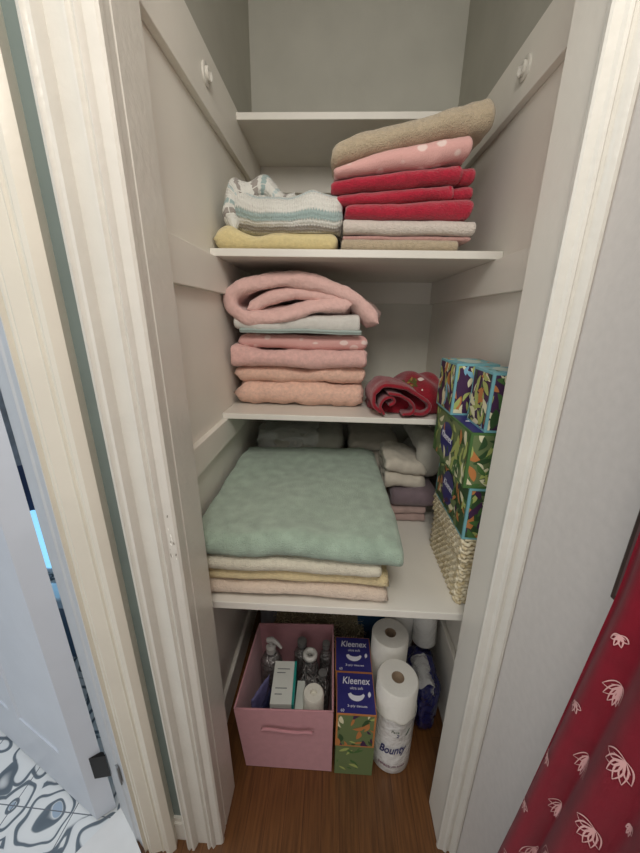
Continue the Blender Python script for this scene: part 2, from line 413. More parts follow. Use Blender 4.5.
# bathroom door, open into the bathroom, seen past its hinge
D1 = Vector((-0.713, 0.614)); D2 = Vector((-0.676, 0.642))
dd = Vector((-0.925, 0.380)).normalized(); W = 0.72
tn = (D2 - D1)
door = bpy.data.objects.new('door_1', None); col.objects.link(door); door.location = (D1.x, D1.y, 0); door['kind'] = 'structure'
def dl(u, v): p = dd * u + tn * v; return (p.x, p.y)
bm = bmesh.new(); prism(bm, [dl(0, 0), dl(0, 1), dl(W, 1), dl(W, 0)], 0.012, 2.05)
link('door_leaf', bm, M_door, door)
bm = bmesh.new()                                       # stiles, rails and panel mouldings standing proud of the leaf
Mx = Matrix.Identity(4)
def door_bar(u0, u1, z0, z1, t=0.006):
    o_ = -t / tn.length
    lo = [dl(u0, 0), dl(u1, 0), dl(u1, o_), dl(u0, o_)]; prism(bm, lo, z0, z1)
door_bar(0.0, 0.11, 0.012, 2.05); door_bar(0.61, 0.72, 0.012, 2.05)
for z0, z1 in ((0.012, 0.23), (0.86, 1.0), (1.90, 2.05)): door_bar(0.11, 0.61, z0, z1)
door_bar(0.33, 0.39, 0.23, 0.86)
link('door_frame_rails', bm, M_door, door)
bm = bmesh.new()
for z0 in (0.185, 1.62):
    prism(bm, [dl(-0.002, 0.35), dl(-0.002, 1.0), (P3.x - D1.x + jn.x * 0.006, P3.y - D1.y + jn.y * 0.006), (P3.x - D1.x - j.x * 0.015 + jn.x * 0.006, P3.y - D1.y - j.y * 0.015 + jn.y * 0.006)], z0, z0 + 0.09)
h = link('hinge', bm, M_black, door); h['label'] = 'black door hinge'
o = link('strike_plate', B(-0.002, 0.002, -0.006, 0.006, 0.28, 0.35), plain('grey_metal', '8d8f90', 0.4, 0.6), door)
pp = P1 + j * 0.028 + jn * 0.004; o.location = (pp.x - D1.x, pp.y - D1.y, 0); o.rotation_euler = (0, 0, math.atan2(jn.y, jn.x))

# bathtub and shower curtain glimpsed through the hinge gap
bm = bmesh.new(); box(bm, -2.5, -0.75, 1.12, 1.18, 0.002, 0.30, bevel=0.008)
tub = empty('bathtub', (-1.6, 1.3, 0.002), 'dark blue fronted bathtub with white rim seen through the gap beside the bathroom door hinge', 'bathtub')
def at(o, p): o.parent = p; o.matrix_parent_inverse = Matrix.Translation(-Vector(p.location)) if p.rotation_euler.z == 0 else p.matrix_world.inverted(); return o
at(link('tub_skirt', bm, plain('tub_blue', '4a6a86', 0.3)), tub)
bm = bmesh.new()
box(bm, -2.5, -0.75, 1.10, 1.20, 0.30, 0.35, bevel=0.01); box(bm, -2.5, -0.75, 1.76, 1.86, 0.30, 0.35, bevel=0.01); box(bm, -2.5, -2.40, 1.2, 1.76, 0.30, 0.35, bevel=0.01); box(bm, -0.85, -0.75, 1.2, 1.76, 0.30, 0.35, bevel=0.01)
at(link('rim', bm, plain('tub_white', 'd6e0e8', 0.2)), tub)
bm = bmesh.new(); N_ = 120
def cs(u, z): return Vector((-2.4 + 1.6 * u, 1.235 + 0.015 * math.sin(u * 90), z))
for i in range(N_):
    for a_, b_, mi in ((0.69, 0.90, 0), (0.90, 1.95, 1)):
        f = bm.faces.new([bm.verts.new(cs(i / N_, a_)), bm.verts.new(cs((i + 1) / N_, a_)), bm.verts.new(cs((i + 1) / N_, b_)), bm.verts.new(cs(i / N_, b_))]); f.material_index = mi
bmesh.ops.remove_doubles(bm, verts=bm.verts[:], dist=1e-5)
for f in bm.faces: f.smooth = True
bmesh.ops.solidify(bm, geom=bm.faces[:], thickness=0.002)
sc_ = mottled('white_scroll_cloth', 'aab2bc', 0.8, 0.3, 14, 0.1, 60, 0.001)
tag(link('shower_curtain', bm, [plain('navy_cloth', '46557a', 0.8), sc_]), 'navy and pale scroll patterned curtain glimpsed through the slit left of the bathroom door jamb', 'shower curtain')
m_, N, L, b = mat_base('cyan_glow', 0.3); b.inputs['Base Color'].default_value = (0.3, 0.6, 0.8, 1); b.inputs['Emission Color'].default_value = (0.28, 0.68, 1.0, 1); b.inputs['Emission Strength'].default_value = 0.9
wn = struct('glow_pane_1', B(-1.9, -1.0, 1.262, 1.268, 0.37, 0.68), m_)  # made-up glowing pane, added for the cyan reflection in the hinge gap
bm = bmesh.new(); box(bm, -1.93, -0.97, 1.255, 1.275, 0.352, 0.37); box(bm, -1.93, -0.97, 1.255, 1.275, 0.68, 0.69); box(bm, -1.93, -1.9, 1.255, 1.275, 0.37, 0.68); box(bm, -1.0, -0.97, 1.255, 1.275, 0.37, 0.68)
link('glow_pane_frame', bm, plain('pane_frame_white', 'd0dbe4', 0.4), wn)  # border around the added glowing pane

# cleats, shelves
def cleat(name, side, z0, z1, y0, y1, t=0.02):
    if side < 0: b_ = B(LX, LX + t, y0, y1, z0, z1, bevel=0.002)
    else: b_ = B(RX - t, RX, y0, y1, z0, z1, bevel=0.002)
    return struct(name, b_, M_inside)
cleat('trim_9', -1, 2.035, 2.185, 0.72, BY); cleat('trim_10', 1, 2.045, 2.185, 0.722, BY)
cleat('trim_11', -1, 1.570, 1.672, 0.72, BY); cleat('trim_12', 1, 1.575, 1.672, 0.722, BY)
cleat('trim_13', -1, 1.073, 1.158, 0.72, BY); cleat('trim_14', 1, 1.073, 1.158, 0.722, BY)
cleat('trim_15', -1, 0.63, 0.710, 0.80, BY); cleat('trim_16', 1, 0.63, 0.710, 0.80, BY)
bm = bmesh.new(); box(bm, LX + 0.02, RX - 0.02, BY - 0.018, BY, 2.05, 2.150); box(bm, LX + 0.02, RX - 0.02, BY - 0.018, BY, 1.575, 1.672); struct('trim_17', bm, M_inside)
def shelf(label, y0, z1, t):
    bm = B(LX + 0.001, RX - 0.001, y0, BY - 0.001, z1 - t, z1, bevel=0.002)
    return tag(link('shelf', bm, M_shelf), label, 'shelf')
shelf('shallow topmost white shelf above the striped blanket and beige towel', 1.44, 2.172, 0.022)
shelf('white painted shelf holding the red towels and the striped blanket', 1.125, 1.694, 0.022)
shelf('white painted shelf holding the pink towel stack and crumpled red cloth', 1.135, 1.178, 0.020)
shelf('deepest white shelf holding the green towel and the wicker box', 0.757, 0.735, 0.024)

# closet rod sockets on the top cleats
for sx, nm in ((-1, 'white round closet rod socket on the left top cleat'), (1, 'white round closet rod socket on the right top cleat')):
    xw = (LX + 0.02) if sx < 0 else (RX - 0.02)
    t = empty('rod_socket', (xw, 1.135 if sx < 0 else 1.125, 2.112), nm, 'rod socket', group=None)
    Mr = Matrix.Rotation(PI / 2 * (1 if sx < 0 else -1), 4, 'Y')
    bm = bmesh.new(); lathe(bm, [(0.0, 0.0), (0.026, 0.0), (0.026, 0.004), (0.022, 0.006), (0.017, 0.006), (0.017, 0.004), (0.001, 0.004)], 32, M=Mr, cap=False)
    link('flange', bm, M_paint_trim, t, autosmooth=0.6)
    bm = bmesh.new(); lathe(bm, [(0.017, 0.004), (0.018, 0.013), (0.015, 0.014), (0.014, 0.005)], 32, M=Mr, cap=False)
    bm2 = [f for f in bm.faces if f.calc_center_median().z > 0.010]
    bmesh.ops.delete(bm, geom=bm2, context='FACES')
    link('cup', bm, M_paint_trim, t, autosmooth=0.6)

# ================================================================== SHELF 2 (top stacks)
Z2 = 1.694
C_red = terry('red_terry', 'b01232', 0.15); C_tan = terry('tan_terry', 'b8a78c', 0.1); C_pinkT = mottled('blush_terry', 'c69a92', 0.95, 0.1, 90, 0.9, 330, 0.004, sheen=0.3, spec=0.1)
C_yel = terry('yellow_fleece', 'dccb95', 0.08, 0.6); C_white = terry('offwhite_terry', 'd8cdc2', 0.06)
def dotted(name, base, dot, scale, rad=0.26, jitter=0.25):
    m, N, L, b = mat_base(name, 0.95, 0.3)
    uv = N.new('ShaderNodeTexCoord'); v = N.new('ShaderNodeTexVoronoi'); v.inputs['Scale'].default_value = scale; v.inputs['Randomness'].default_value = 0.55
    L.new(uv.outputs['Object'], v.inputs['Vector'])
    r = N.new('ShaderNodeValToRGB'); r.color_ramp.elements[0].position = rad - 0.03; r.color_ramp.elements[0].color = (*hexc(dot), 1); r.color_ramp.elements[1].position = rad + 0.03; r.color_ramp.elements[1].color = (*hexc(base), 1)
    L.new(v.outputs['Distance'], r.inputs['Fac']); L.new(r.outputs['Color'], b.inputs['Base Color'])
    n2 = N.new('ShaderNodeTexNoise'); n2.inputs['Scale'].default_value = 300; tc = N.new('ShaderNodeTexCoord'); L.new(tc.outputs['Object'], n2.inputs['Vector'])
    bp = N.new('ShaderNodeBump'); bp.inputs['Strength'].default_value = 0.6; bp.inputs['Distance'].default_value = 0.003; L.new(n2.outputs['Fac'], bp.inputs['Height']); L.new(bp.outputs['Normal'], b.inputs['Normal'])
    return m
C_dot = dotted('pink_dotted_fleece', 'd9a59e', 'ead0c8', 20.0, 0.33)

Y2 = 1.15
def w_tilt(v, k=0.0, x0=0.0, z0=0.0, nz=0.006, sd=3.0):
    d = noise.noise(Vector((v.x * 5 + sd, v.y * 4, sd))) * nz
    return Vector((v.x, v.y, v.z + k * (v.x - x0) + d))
sW = lambda sd, k=0.0, nz=0.007: (lambda v: w_tilt(v, k, 0.2, 0, nz, sd))
folded('towel', C_tan, 0.006, 0.352, Y2, Y2 + 0.36, Z2 + 0.001, Z2 + 0.033, 2, 'beige towel lying at the very bottom of the tall red and tan stack', warp=None, amp=0.002, seed=1)
folded('towel', C_pinkT, 0.008, 0.392, Y2 + 0.012, Y2 + 0.37, Z2 + 0.032, Z2 + 0.046, 1, 'thin blush towel between the bottom beige towel and the white towel', amp=0.003, seed=2)
folded('towel', C_white, 0.008, 0.398, Y2 + 0.004, Y2 + 0.38, Z2 + 0.047, Z2 + 0.085, 2, 'white towel folded directly beneath the lowest red towel', amp=0.003, seed=3)
def tx(x): return min(1.05, max(0.0, (x + 0.03) / 0.42))
def band(lo, hi, z0, z1, nz=0.004, sd=1.0):
    def f(v):
        t = tx(v.x); u = (v.z - z0) / (z1 - z0); a = lo(t); b_ = hi(t)
        return Vector((v.x, v.y, a + (b_ - a) * u + nz * noise.noise(Vector((v.x * 7, v.y * 6, sd)))))
    return f
def red_top(t): return 1.877 + 0.052 * t
def tan_bot(t): return 1.903 + 0.125 * t - 0.035 * t * t
def tan_top(t): return 1.966 + 0.105 * t
def w_red(v):
    t = tx(v.x); u = (v.z - Z2 - 0.086) / 0.176
    a = Z2 + 0.086
    return Vector((v.x, v.y, a + (red_top(t) - a - 0.002) * u + 0.003 * noise.noise(Vector((v.x * 7, v.z * 9, 4)))))
reds = [(0.010, 0.378, 0.086, 0.150, 'lowest of the three red towels, resting on the white towel', 0.0),
        (-0.015, 0.325, 0.151, 0.203, 'middle red towel with its hem showing at the front', 0.012),
        (-0.030, 0.340, 0.204, 0.262, 'topmost red towel just beneath the pink dotted blanket', 0.0)]
for i, (xa, xb, za, zb, lb, dy) in enumerate(reds):
    o = folded('towel', C_red, xa, xb, Y2 + dy, Y2 + 0.34 + dy, Z2 + za, Z2 + zb, 2, lb, group='red towels', warp=w_red, amp=0.008, seed=10 + i * 3)
    # woven border band
    if i > 0:
        P = [p + Vector((Y2 + dy, Z2 + za)) for p in serp(2, 0.34, zb - za)]
        hm = link('woven_border', sweep_cloth(P[8:-8], (zb - za) / 2 * 1.03, xb - 0.022, xb - 0.004, 'x', 6, w_red, 0.004, 9, 10 + i * 3), mottled('red_band_%d' % i, 'b8183a', 0.7, 0.05, 40, 0.4, 600, 0.001), o)
        # narrower inner fold seen at the right of the hem
        P = [p + Vector((Y2 + 0.03, Z2 + za + 0.004)) for p in serp(2, 0.31, zb - za - 0.008)]
        link('inner_fold', sweep_cloth(P, (zb - za - 0.008) / 2, xb - 0.012, 0.385, 'x', 10, w_red, 0.004, 9, 40 + i), C_red, o)
folded('blanket', C_dot, -0.022, 0.352, Y2 - 0.012, Y2 + 0.34, Z2 + 0.232, Z2 + 0.290, 2, 'pink dotted blanket sandwiched between the tan towel and the red towels', 'blanket', warp=band(red_top, lambda t: tan_bot(t) - 0.002, Z2 + 0.232, Z2 + 0.290), amp=0.007, seed=21)
folded('towel', C_tan, -0.028, 0.405, Y2 - 0.005, Y2 + 0.40, Z2 + 0.290, Z2 + 0.372, 2, 'thick tan towel slanting on top of the tall right-hand stack', warp=band(tan_bot, tan_top, Z2 + 0.290, Z2 + 0.372), amp=0.009, seed=22)

# left: yellow blanket under the striped knitted one
def w_yel(v):
    k = 0.025 * math.exp(-((v.x + 0.34) / 0.035) ** 2)
    dip = -0.012 * math.exp(-((v.x + 0.25) / 0.04) ** 2)
    f = (v.z - Z2) / 0.055
    return Vector((v.x, v.y, Z2 + 0.001 + (v.z - Z2) * (1 + (k + dip) / 0.055 * 0.9)))
folded('blanket', C_yel, -0.383, -0.005, Y2 - 0.006, Y2 + 0.36, Z2 + 0.001, Z2 + 0.050, 1, 'thin pale yellow fleece blanket lying under the striped knitted blanket', 'blanket', warp=w_yel, amp=0.004, seed=31)
def stripes():
    m, N, L, b = mat_base('striped_knit', 0.95, 0.25)
    uv = N.new('ShaderNodeUVMap'); sp = N.new('ShaderNodeSeparateXYZ'); L.new(uv.outputs['UV'], sp.inputs[0])
    wv = N.new('ShaderNodeMath'); wv.operation = 'PINGPONG'; wv.inputs[1].default_value = 0.004; L.new(sp.outputs[0], wv.inputs[0])
    ad = N.new('ShaderNodeMath'); ad.operation = 'ADD'; L.new(sp.outputs[1], ad.inputs[0]); L.new(wv.outputs[0], ad.inputs[1])
    ml = N.new('ShaderNodeMath'); ml.operation = 'MULTIPLY'; ml.inputs[1].default_value = 1 / 0.13; L.new(ad.outputs[0], ml.inputs[0])
    fr = N.new('ShaderNodeMath'); fr.operation = 'FRACT'; L.new(ml.outputs[0], fr.inputs[0])
    r = N.new('ShaderNodeValToRGB'); r.color_ramp.interpolation = 'CONSTANT'
    W_ = hexc('d8d7cf'); G_ = hexc('9a938c'); T_ = hexc('9cb0ad'); S_ = hexc('b9c6c4')
    els = [(0, W_), (0.14, G_), (0.24, W_), (0.32, T_), (0.42, W_), (0.62, S_), (0.68, W_), (0.82, G_), (0.90, W_)]
    r.color_ramp.elements[0].color = (*W_, 1); r.color_ramp.elements[1].position = 0.14; r.color_ramp.elements[1].color = (*G_, 1)
    for p, c in els[2:]: x = r.color_ramp.elements.new(p); x.color = (*c, 1)
    L.new(fr.outputs[0], r.inputs['Fac']); L.new(r.outputs['Color'], b.inputs['Base Color'])
    w1 = N.new('ShaderNodeTexVoronoi'); w1.voronoi_dimensions = '2D'; w1.inputs['Scale'].default_value = 150; w1.inputs['Randomness'].default_value = 0.3; L.new(uv.outputs['UV'], w1.inputs['Vector'])
    bp = N.new('ShaderNodeBump'); bp.inputs['Strength'].default_value = 0.9; bp.inputs['Distance'].default_value = 0.004; bp.invert = True; L.new(w1.outputs['Distance'], bp.inputs['Height']); L.new(bp.outputs['Normal'], b.inputs['Normal'])
    return m
C_str = stripes()
def w_str(v):
    # the left end is bunched up and folded over
    t = max(0.0, (-0.20 - v.x) / 0.17)
    zz = (v.z - (Z2 + 0.05))
    z = v.z - 0.012 * math.exp(-((v.x + 0.2) / 0.06) ** 2) * zz / 0.12 + t * 0.025 + 0.030 * t * (v.y - Y2) / 0.2
    y = v.y + 0.05 * t + 0.012 * math.sin(v.x * 16)
    pinch = 0.006 * math.sin(v.x * 55) * max(0.0, zz / 0.13) * (1 if v.x < 0 else 0.5)
    return Vector((v.x, y, max(Z2 + 0.051, z + pinch - 0.012)))
blk = tag(link('blanket', sweep_cloth([Vector((p.x, p.y)) for p in catmull([(1.46, 1.775, 0), (1.34, 1.772, 0), (1.24, 1.770, 0), (1.188, 1.778, 0), (1.168, 1.806, 0), (1.182, 1.834, 0), (1.24, 1.846, 0), (1.34, 1.848, 0), (1.46, 1.838, 0)], 9)], 0.056, -0.335, 0.004, 'x', 60, w_str, 0.007, 8, 33), C_str),
    'white, teal and grey striped knitted blanket folded on the yellow blanket', 'blanket')
# its bunched left corner, part of the same blanket
P = [Vector((p.x, p.y)) for p in catmull([(-0.335, 1.775, 0), (-0.340, 1.82, 0), (-0.315, 1.865, 0), (-0.265, 1.882, 0), (-0.215, 1.868, 0), (-0.16, 1.840, 0)], 9)]
link('bunched_corner', sweep_cloth(P, 0.062, 1.19, 1.42, 'y', 30, lambda v: Vector((v.x, v.y + 0.25 * (v.x + 0.34), v.z + 0.12 * (v.y - 1.2) - 0.012 * math.sin(v.x * 60))), 0.008, 12, 35), C_str, blk)
P = [Vector((p.x, p.y)) for p in catmull([(-0.30, 1.805, 0), (-0.26, 1.835, 0), (-0.19, 1.832, 0), (-0.13, 1.82, 0)], 9)]
link('bunched_corner', sweep_cloth(P, 0.055, 1.20, 1.40, 'y', 20, None, 0.006, 12, 36), C_str, blk)
folded('blanket', C_yel, -0.366, -0.22, 1.34, 1.60, Z2 + 0.002, Z2 + 0.215, 4, 'small yellow cloth showing behind the striped blanket at the left wall', 'blanket', warp=None, amp=0.007, seed=38)

# ================================================================== SHELF 3
Z3 = 1.178
C_peach = mottled('peach_terry', 'ecc2ad', 0.95, 0.12, 80, 1.0, 260, 0.005, sheen=0.3, spec=0.1)
C_pink = mottled('pink_terry', 'dcb0a8', 0.95, 0.1, 80, 0.8, 260, 0.004, sheen=0.3, spec=0.1)
C_throw = mottled('pink_ribbed_throw', 'dcb5ad', 0.95, 0.06, 60, 0.8, 130, 0.004, sheen=0.35, spec=0.1)
C_mint = mottled('pale_mint_fleece', 'cfccc5', 0.9, 0.05, 60, 0.4, 200, 0.003, sheen=0.3)
Y3 = 1.225
def wv3(sd): return lambda v: Vector((v.x, v.y, v.z + 0.005 * noise.noise(Vector((v.x * 6 + sd, v.y * 5, sd)))))
folded('towel', C_peach, -0.372, 0.112, Y3, Y3 + 0.36, Z3 + 0.003, Z3 + 0.093, 1, 'peach towel at the bottom of the pink stack', group='peach towels', amp=0.012, seed=41, freq=14, warp=wv3(1))
folded('towel', C_peach, -0.370, 0.108, Y3 + 0.004, Y3 + 0.36, Z3 + 0.092, Z3 + 0.150, 1, 'peach towel second from the bottom of the pink stack', group='peach towels', amp=0.012, seed=43, freq=14, warp=wv3(1))
folded('towel', C_pink, -0.375, 0.110, Y3 - 0.002, Y3 + 0.34, Z3 + 0.150, Z3 + 0.212, 2, 'plain pink towel folded between the peach towels and the dotted blanket', amp=0.008, seed=45, freq=12, warp=lambda v: wv3(2)(v) + Vector((0, 0, 0.02 * max(0, (-0.27 - v.x) / 0.1) * (1 if v.z > Z3 + 0.18 else -0.2))))
folded('blanket', C_dot, -0.348, 0.110, Y3 + 0.004, Y3 + 0.33, Z3 + 0.212, Z3 + 0.264, 1, 'pink blanket with white dots in the middle of the pink stack', 'blanket', amp=0.005, seed=47, warp=wv3(3))
mt = folded('blanket', C_mint, -0.356, 0.080, Y3 - 0.01, Y3 + 0.33, Z3 + 0.272, Z3 + 0.318, 2, 'pale mint-grey fleece blanket beneath the crumpled pink throw', 'blanket', amp=0.005, seed=49, warp=lambda v: Vector((v.x, v.y, v.z + 0.016 * (v.x + 0.3) / 0.3 * (1 if v.z > Z3 + 0.29 else 0.2) + 0.008 * max(0, (-0.27 - v.x) / 0.08))))
link('satin_edge', sweep_cloth([Vector((Y3 - 0.014 + 0.004 * math.sin(k), Z3 + 0.272 + 0.0015 * k)) for k in range(8)], 0.006, -0.335, 0.085, 'x', 30, None, 0.003, 9, 3), plain('sage_satin', '9aa8a2', 0.5), mt)
# crumpled throw: profile in x-z, swept in y
P = [Vector((p.x, p.y)) for p in catmull([(0.04, 1.532, 0), (-0.03, 1.530, 0), (-0.12, 1.517, 0), (-0.22, 1.508, 0), (-0.300, 1.508, 0), (-0.340, 1.540, 0), (-0.330, 1.582, 0), (-0.26, 1.612, 0), (-0.16, 1.622, 0), (-0.07, 1.605, 0), (0.02, 1.576, 0), (0.085, 1.540, 0), (0.136, 1.500, 0)], 8)]
def w_throw(v):
    z = v.z + 0.010 * math.sin(v.y * 22 + v.x * 12)
    if v.y < 1.30: pass
    return Vector((v.x + 0.018 * math.sin(v.y * 14), v.y, z - 0.06 * max(0, v.y - 1.38)))
thr = tag(link('throw_blanket', sweep_cloth(P, 0.051, 1.19, 1.50, 'y', 40, w_throw, 0.009, 11, 55), C_throw), 'crumpled pink throw slumped over the top of the pink stack, one end hanging right', 'blanket')
P = [Vector((p.x, p.y)) for p in catmull([(-0.27, 1.540, 0), (-0.22, 1.563, 0), (-0.14, 1.574, 0), (-0.05, 1.564, 0), (0.04, 1.540, 0)], 8)]
link('inner_layer', sweep_cloth(P, 0.046, 1.205, 1.48, 'y', 24, w_throw, 0.006, 11, 57), C_throw, thr)
P = [Vector((p.x, p.y)) for p in catmull([(-0.02, 1.588, 0), (0.05, 1.585, 0), (0.10, 1.56, 0), (0.128, 1.52, 0)], 8)]
link('back_flap', sweep_cloth(P, 0.02, 1.36, 1.50, 'y', 20, None, 0.005, 11, 59), C_throw, thr)

# crumpled red cloth with holly embroidery
C_red2 = mottled('dark_red_velour', '8a0f22', 0.9, 0.15, 60, 0.6, 200, 0.003, sheen=0.3, spec=0.15)
def pz(pts): return [Vector((p.x, p.y)) for p in catmull([(a, b, 0) for a, b in pts], 8)]
def w_rc(v): return Vector((v.x + 0.10 * (1.16 - v.y) * 0.3, v.y - 0.02 * math.sin((v.x - 0.1) * 14), max(Z3 + 0.008, v.z - 0.08 * max(0, v.y - 1.27))))
P = pz([(0.155, 1.200), (0.133, 1.222), (0.136, 1.258), (0.170, 1.290), (0.225, 1.285), (0.275, 1.262), (0.318, 1.230), (0.330, 1.205), (0.310, 1.190), (0.275, 1.192)])
rc = tag(link('cloth', sweep_cloth(P, 0.013, 1.15, 1.36, 'y', 26, w_rc, 0.007, 13, 61), C_red2), 'crumpled dark red cloth with embroidered motif beside the floral tissue boxes', 'cloth')
P = pz([(0.170, 1.192), (0.155, 1.215), (0.165, 1.240), (0.190, 1.248), (0.200, 1.232), (0.185, 1.222)])
link('rolled_fold', sweep_cloth(P, 0.010, 1.146, 1.36, 'y', 20, w_rc, 0.004, 13, 63), C_red2, rc)
P = pz([(0.180, 1.262), (0.215, 1.258), (0.250, 1.240), (0.270, 1.215), (0.262, 1.196), (0.235, 1.190)])
link('rolled_fold', sweep_cloth(P, 0.011, 1.142, 1.36, 'y', 20, w_rc, 0.005, 13, 65), C_red2, rc)
def mound(x, y):
    u = (x - 0.275) / 0.150; v = (y - 1.325) / 0.135
    d = (abs(u) ** 2.6 + abs(v) ** 2.6)
    hgt = max(0.0, 1 - d) ** 0.42
    slope = 0.135 + 0.045 * min(1, max(-1, u)) + 0.010 * math.sin(x * 60 + y * 25) + 0.020 * noise.noise((x * 11, y * 11, 3.0))
    return Z3 + 0.004 + hgt * slope * (0.78 + 0.22 * min(1, max(-1, v)))
bm = bmesh.new(); G = 56; gg = []
for i in range(G + 1):
    row = []
    for k in range(G + 1):
        x = 0.125 + 0.300 * i / G; y = 1.19 + 0.27 * k / G
        row.append(bm.verts.new((x, y, mound(x, y))))
    gg.append(row)
for i in range(G):
    for k in range(G):
        if max(v_.co.z for v_ in (gg[i][k], gg[i + 1][k], gg[i + 1][k + 1], gg[i][k + 1])) > Z3 + 0.006:
            bm.faces.new((gg[i][k], gg[i + 1][k], gg[i + 1][k + 1], gg[i][k + 1])).smooth = True
for v_ in [v_ for v_ in bm.verts if not v_.link_faces]: bm.verts.remove(v_)
be = [e_ for e_ in bm.edges if e_.is_boundary]; bmesh.ops.holes_fill(bm, edges=be, sides=0)
link('draped_body', bm, C_red2, rc)
bm = bmesh.new(); rng = random.Random(4)
def on_mound(pts, cx_, cy_, mi, off):
    vs = [bm.verts.new((cx_ + p[0], cy_ + p[1] * 1.4, mound(cx_ + p[0], cy_ + p[1] * 1.4) + off)) for p in pts]
    bm.faces.new(vs).material_index = mi
for k in range(30): on_mound(leaf(0, 0, 0.015, 0.007, rng.uniform(0, 3), 4), rng.uniform(0.235, 0.300), rng.uniform(1.262, 1.300), rng.choice([0, 0, 1]), 0.0022 + 0.00008 * k)
on_mound(leaf(0, 0, 0.024, 0.014, -0.4, 5), 0.318, 1.282, 2, 0.003); on_mound(leaf(0, 0, 0.009, 0.006, 0.3, 4), 0.222, 1.285, 2, 0.003); on_mound(leaf(0, 0, 0.006, 0.005, 0.3, 4), 0.315, 1.235, 2, 0.003)
link('embroidery', bm, [plain('thread_olive', '5d5a2c', 0.7), plain('thread_gold', '9c8340', 0.6), plain('thread_white', 'e0cfc6', 0.7)], rc)

# ================================================================== SHELF 4
Z4 = 0.735
C_gt = mottled('sage_terry', '9fb3a0', 0.95, 0.18, 26, 1.0, 300, 0.005, sheen=0.35, spec=0.1)
C_ivory = mottled('ivory_terry', 'd9d2bd', 0.95, 0.08, 60, 1.0, 300, 0.004, sheen=0.2, spec=0.1)
C_butter = mottled('butter_terry', 'dcc99c', 0.95, 0.08, 60, 1.0, 300, 0.004, sheen=0.2, spec=0.1)
C_cream = mottled('peachy_cream_terry', 'dcc9b6', 0.95, 0.06, 60, 1.0, 300, 0.004, sheen=0.2, spec=0.1)
def w4(v): return Vector((v.x, v.y, v.z + 0.006 * noise.noise(Vector((v.x * 4, v.y * 4, 7))) ))
folded('towel', C_cream, -0.372, 0.170, 0.764, 1.34, Z4 + 0.001, Z4 + 0.050, 1, 'pinkish cream towel at the very bottom under the sage green towel', amp=0.005, seed=71, warp=w4)
folded('towel', C_butter, -0.372, 0.166, 0.768, 1.35, Z4 + 0.051, Z4 + 0.098, 1, 'butter yellow towel between the cream towel and the ivory towel', amp=0.005, seed=72, warp=w4)
folded('towel', C_ivory, -0.374, 0.140, 0.766, 1.36, Z4 + 0.099, Z4 + 0.146, 2, 'ivory towel directly beneath the large sage green towel', amp=0.005, seed=73, warp=w4)
def w_green(v):
    t = (v.y - 0.76) / 0.6
    xx = v.x * (1 - 0.06 * t) if v.x > 0 else v.x
    z = v.z + 0.006 * noise.noise(Vector((v.x * 4, v.y * 4, 7))) + 0.010 * noise.noise(Vector((v.x * 5, v.y * 5, 2))) * max(0, (v.z - Z4 - 0.15) / 0.07) - 0.018 * max(0, (v.x - 0.13) / 0.07) ** 2
    # hangs over the lower towels at the front right
    return Vector((xx, v.y, z))
folded('towel', C_gt, -0.375, 0.196, 0.759, 1.42, Z4 + 0.150, Z4 + 0.225, 2, 'large sage green bath towel folded on the stack of ivory and yellow towels', amp=0.007, seed=74, warp=w_green, nx=60)

C_greysheet = mottled('grey_sheet_cloth', '9d9a90', 0.9, 0.1, 20, 0.3, 60, 0.003, sheen=0.2)
C_sheet = mottled('pale_sheet_cloth', 'b5ada0', 0.9, 0.1, 20, 0.3, 60, 0.003, sheen=0.2)
def film(name, h, a=0.35):
    m, N, L, b = mat_base(name, 0.12); b.inputs['Base Color'].default_value = (*hexc(h), 1); b.inputs['Alpha'].default_value = a
    b.inputs['Specular IOR Level'].default_value = 0.8
    n2 = N.new('ShaderNodeTexNoise'); n2.inputs['Scale'].default_value = 45; n2.inputs['Detail'].default_value = 5; tc = N.new('ShaderNodeTexCoord'); L.new(tc.outputs['Object'], n2.inputs['Vector'])
    bp = N.new('ShaderNodeBump'); bp.inputs['Strength'].default_value = 1.0; bp.inputs['Distance'].default_value = 0.006; L.new(n2.outputs['Fac'], bp.inputs['Height']); L.new(bp.outputs['Normal'], b.inputs['Normal'])
    return m
M_film = film('clear_crinkled_film', 'dcdcd8', 0.35)
# grey linens at the back left, in a clear bag
bagd = folded('folded_sheet', C_greysheet, -0.30, 0.045, 1.44, 1.80, Z4 + 0.001, Z4 + 0.27, 4, 'grey folded sheets half wrapped in clear plastic behind the sage green towel', 'linens', amp=0.010, seed=81, warp=lambda v: Vector((v.x, v.y, v.z - 0.10 * max(0, (-0.12 - v.x)) * (v.z - Z4) / 0.25)))
bm = sweep_cloth(pz([(1.78, 0.99), (1.60, 1.015), (1.47, 1.012), (1.422, 0.97), (1.425, 0.86), (1.43, 0.75)]), 0.003, -0.34, -0.07, 'x', 30, None, 0.016, 16, 83)
o = link('plastic_bag', bm, M_film, bagd)
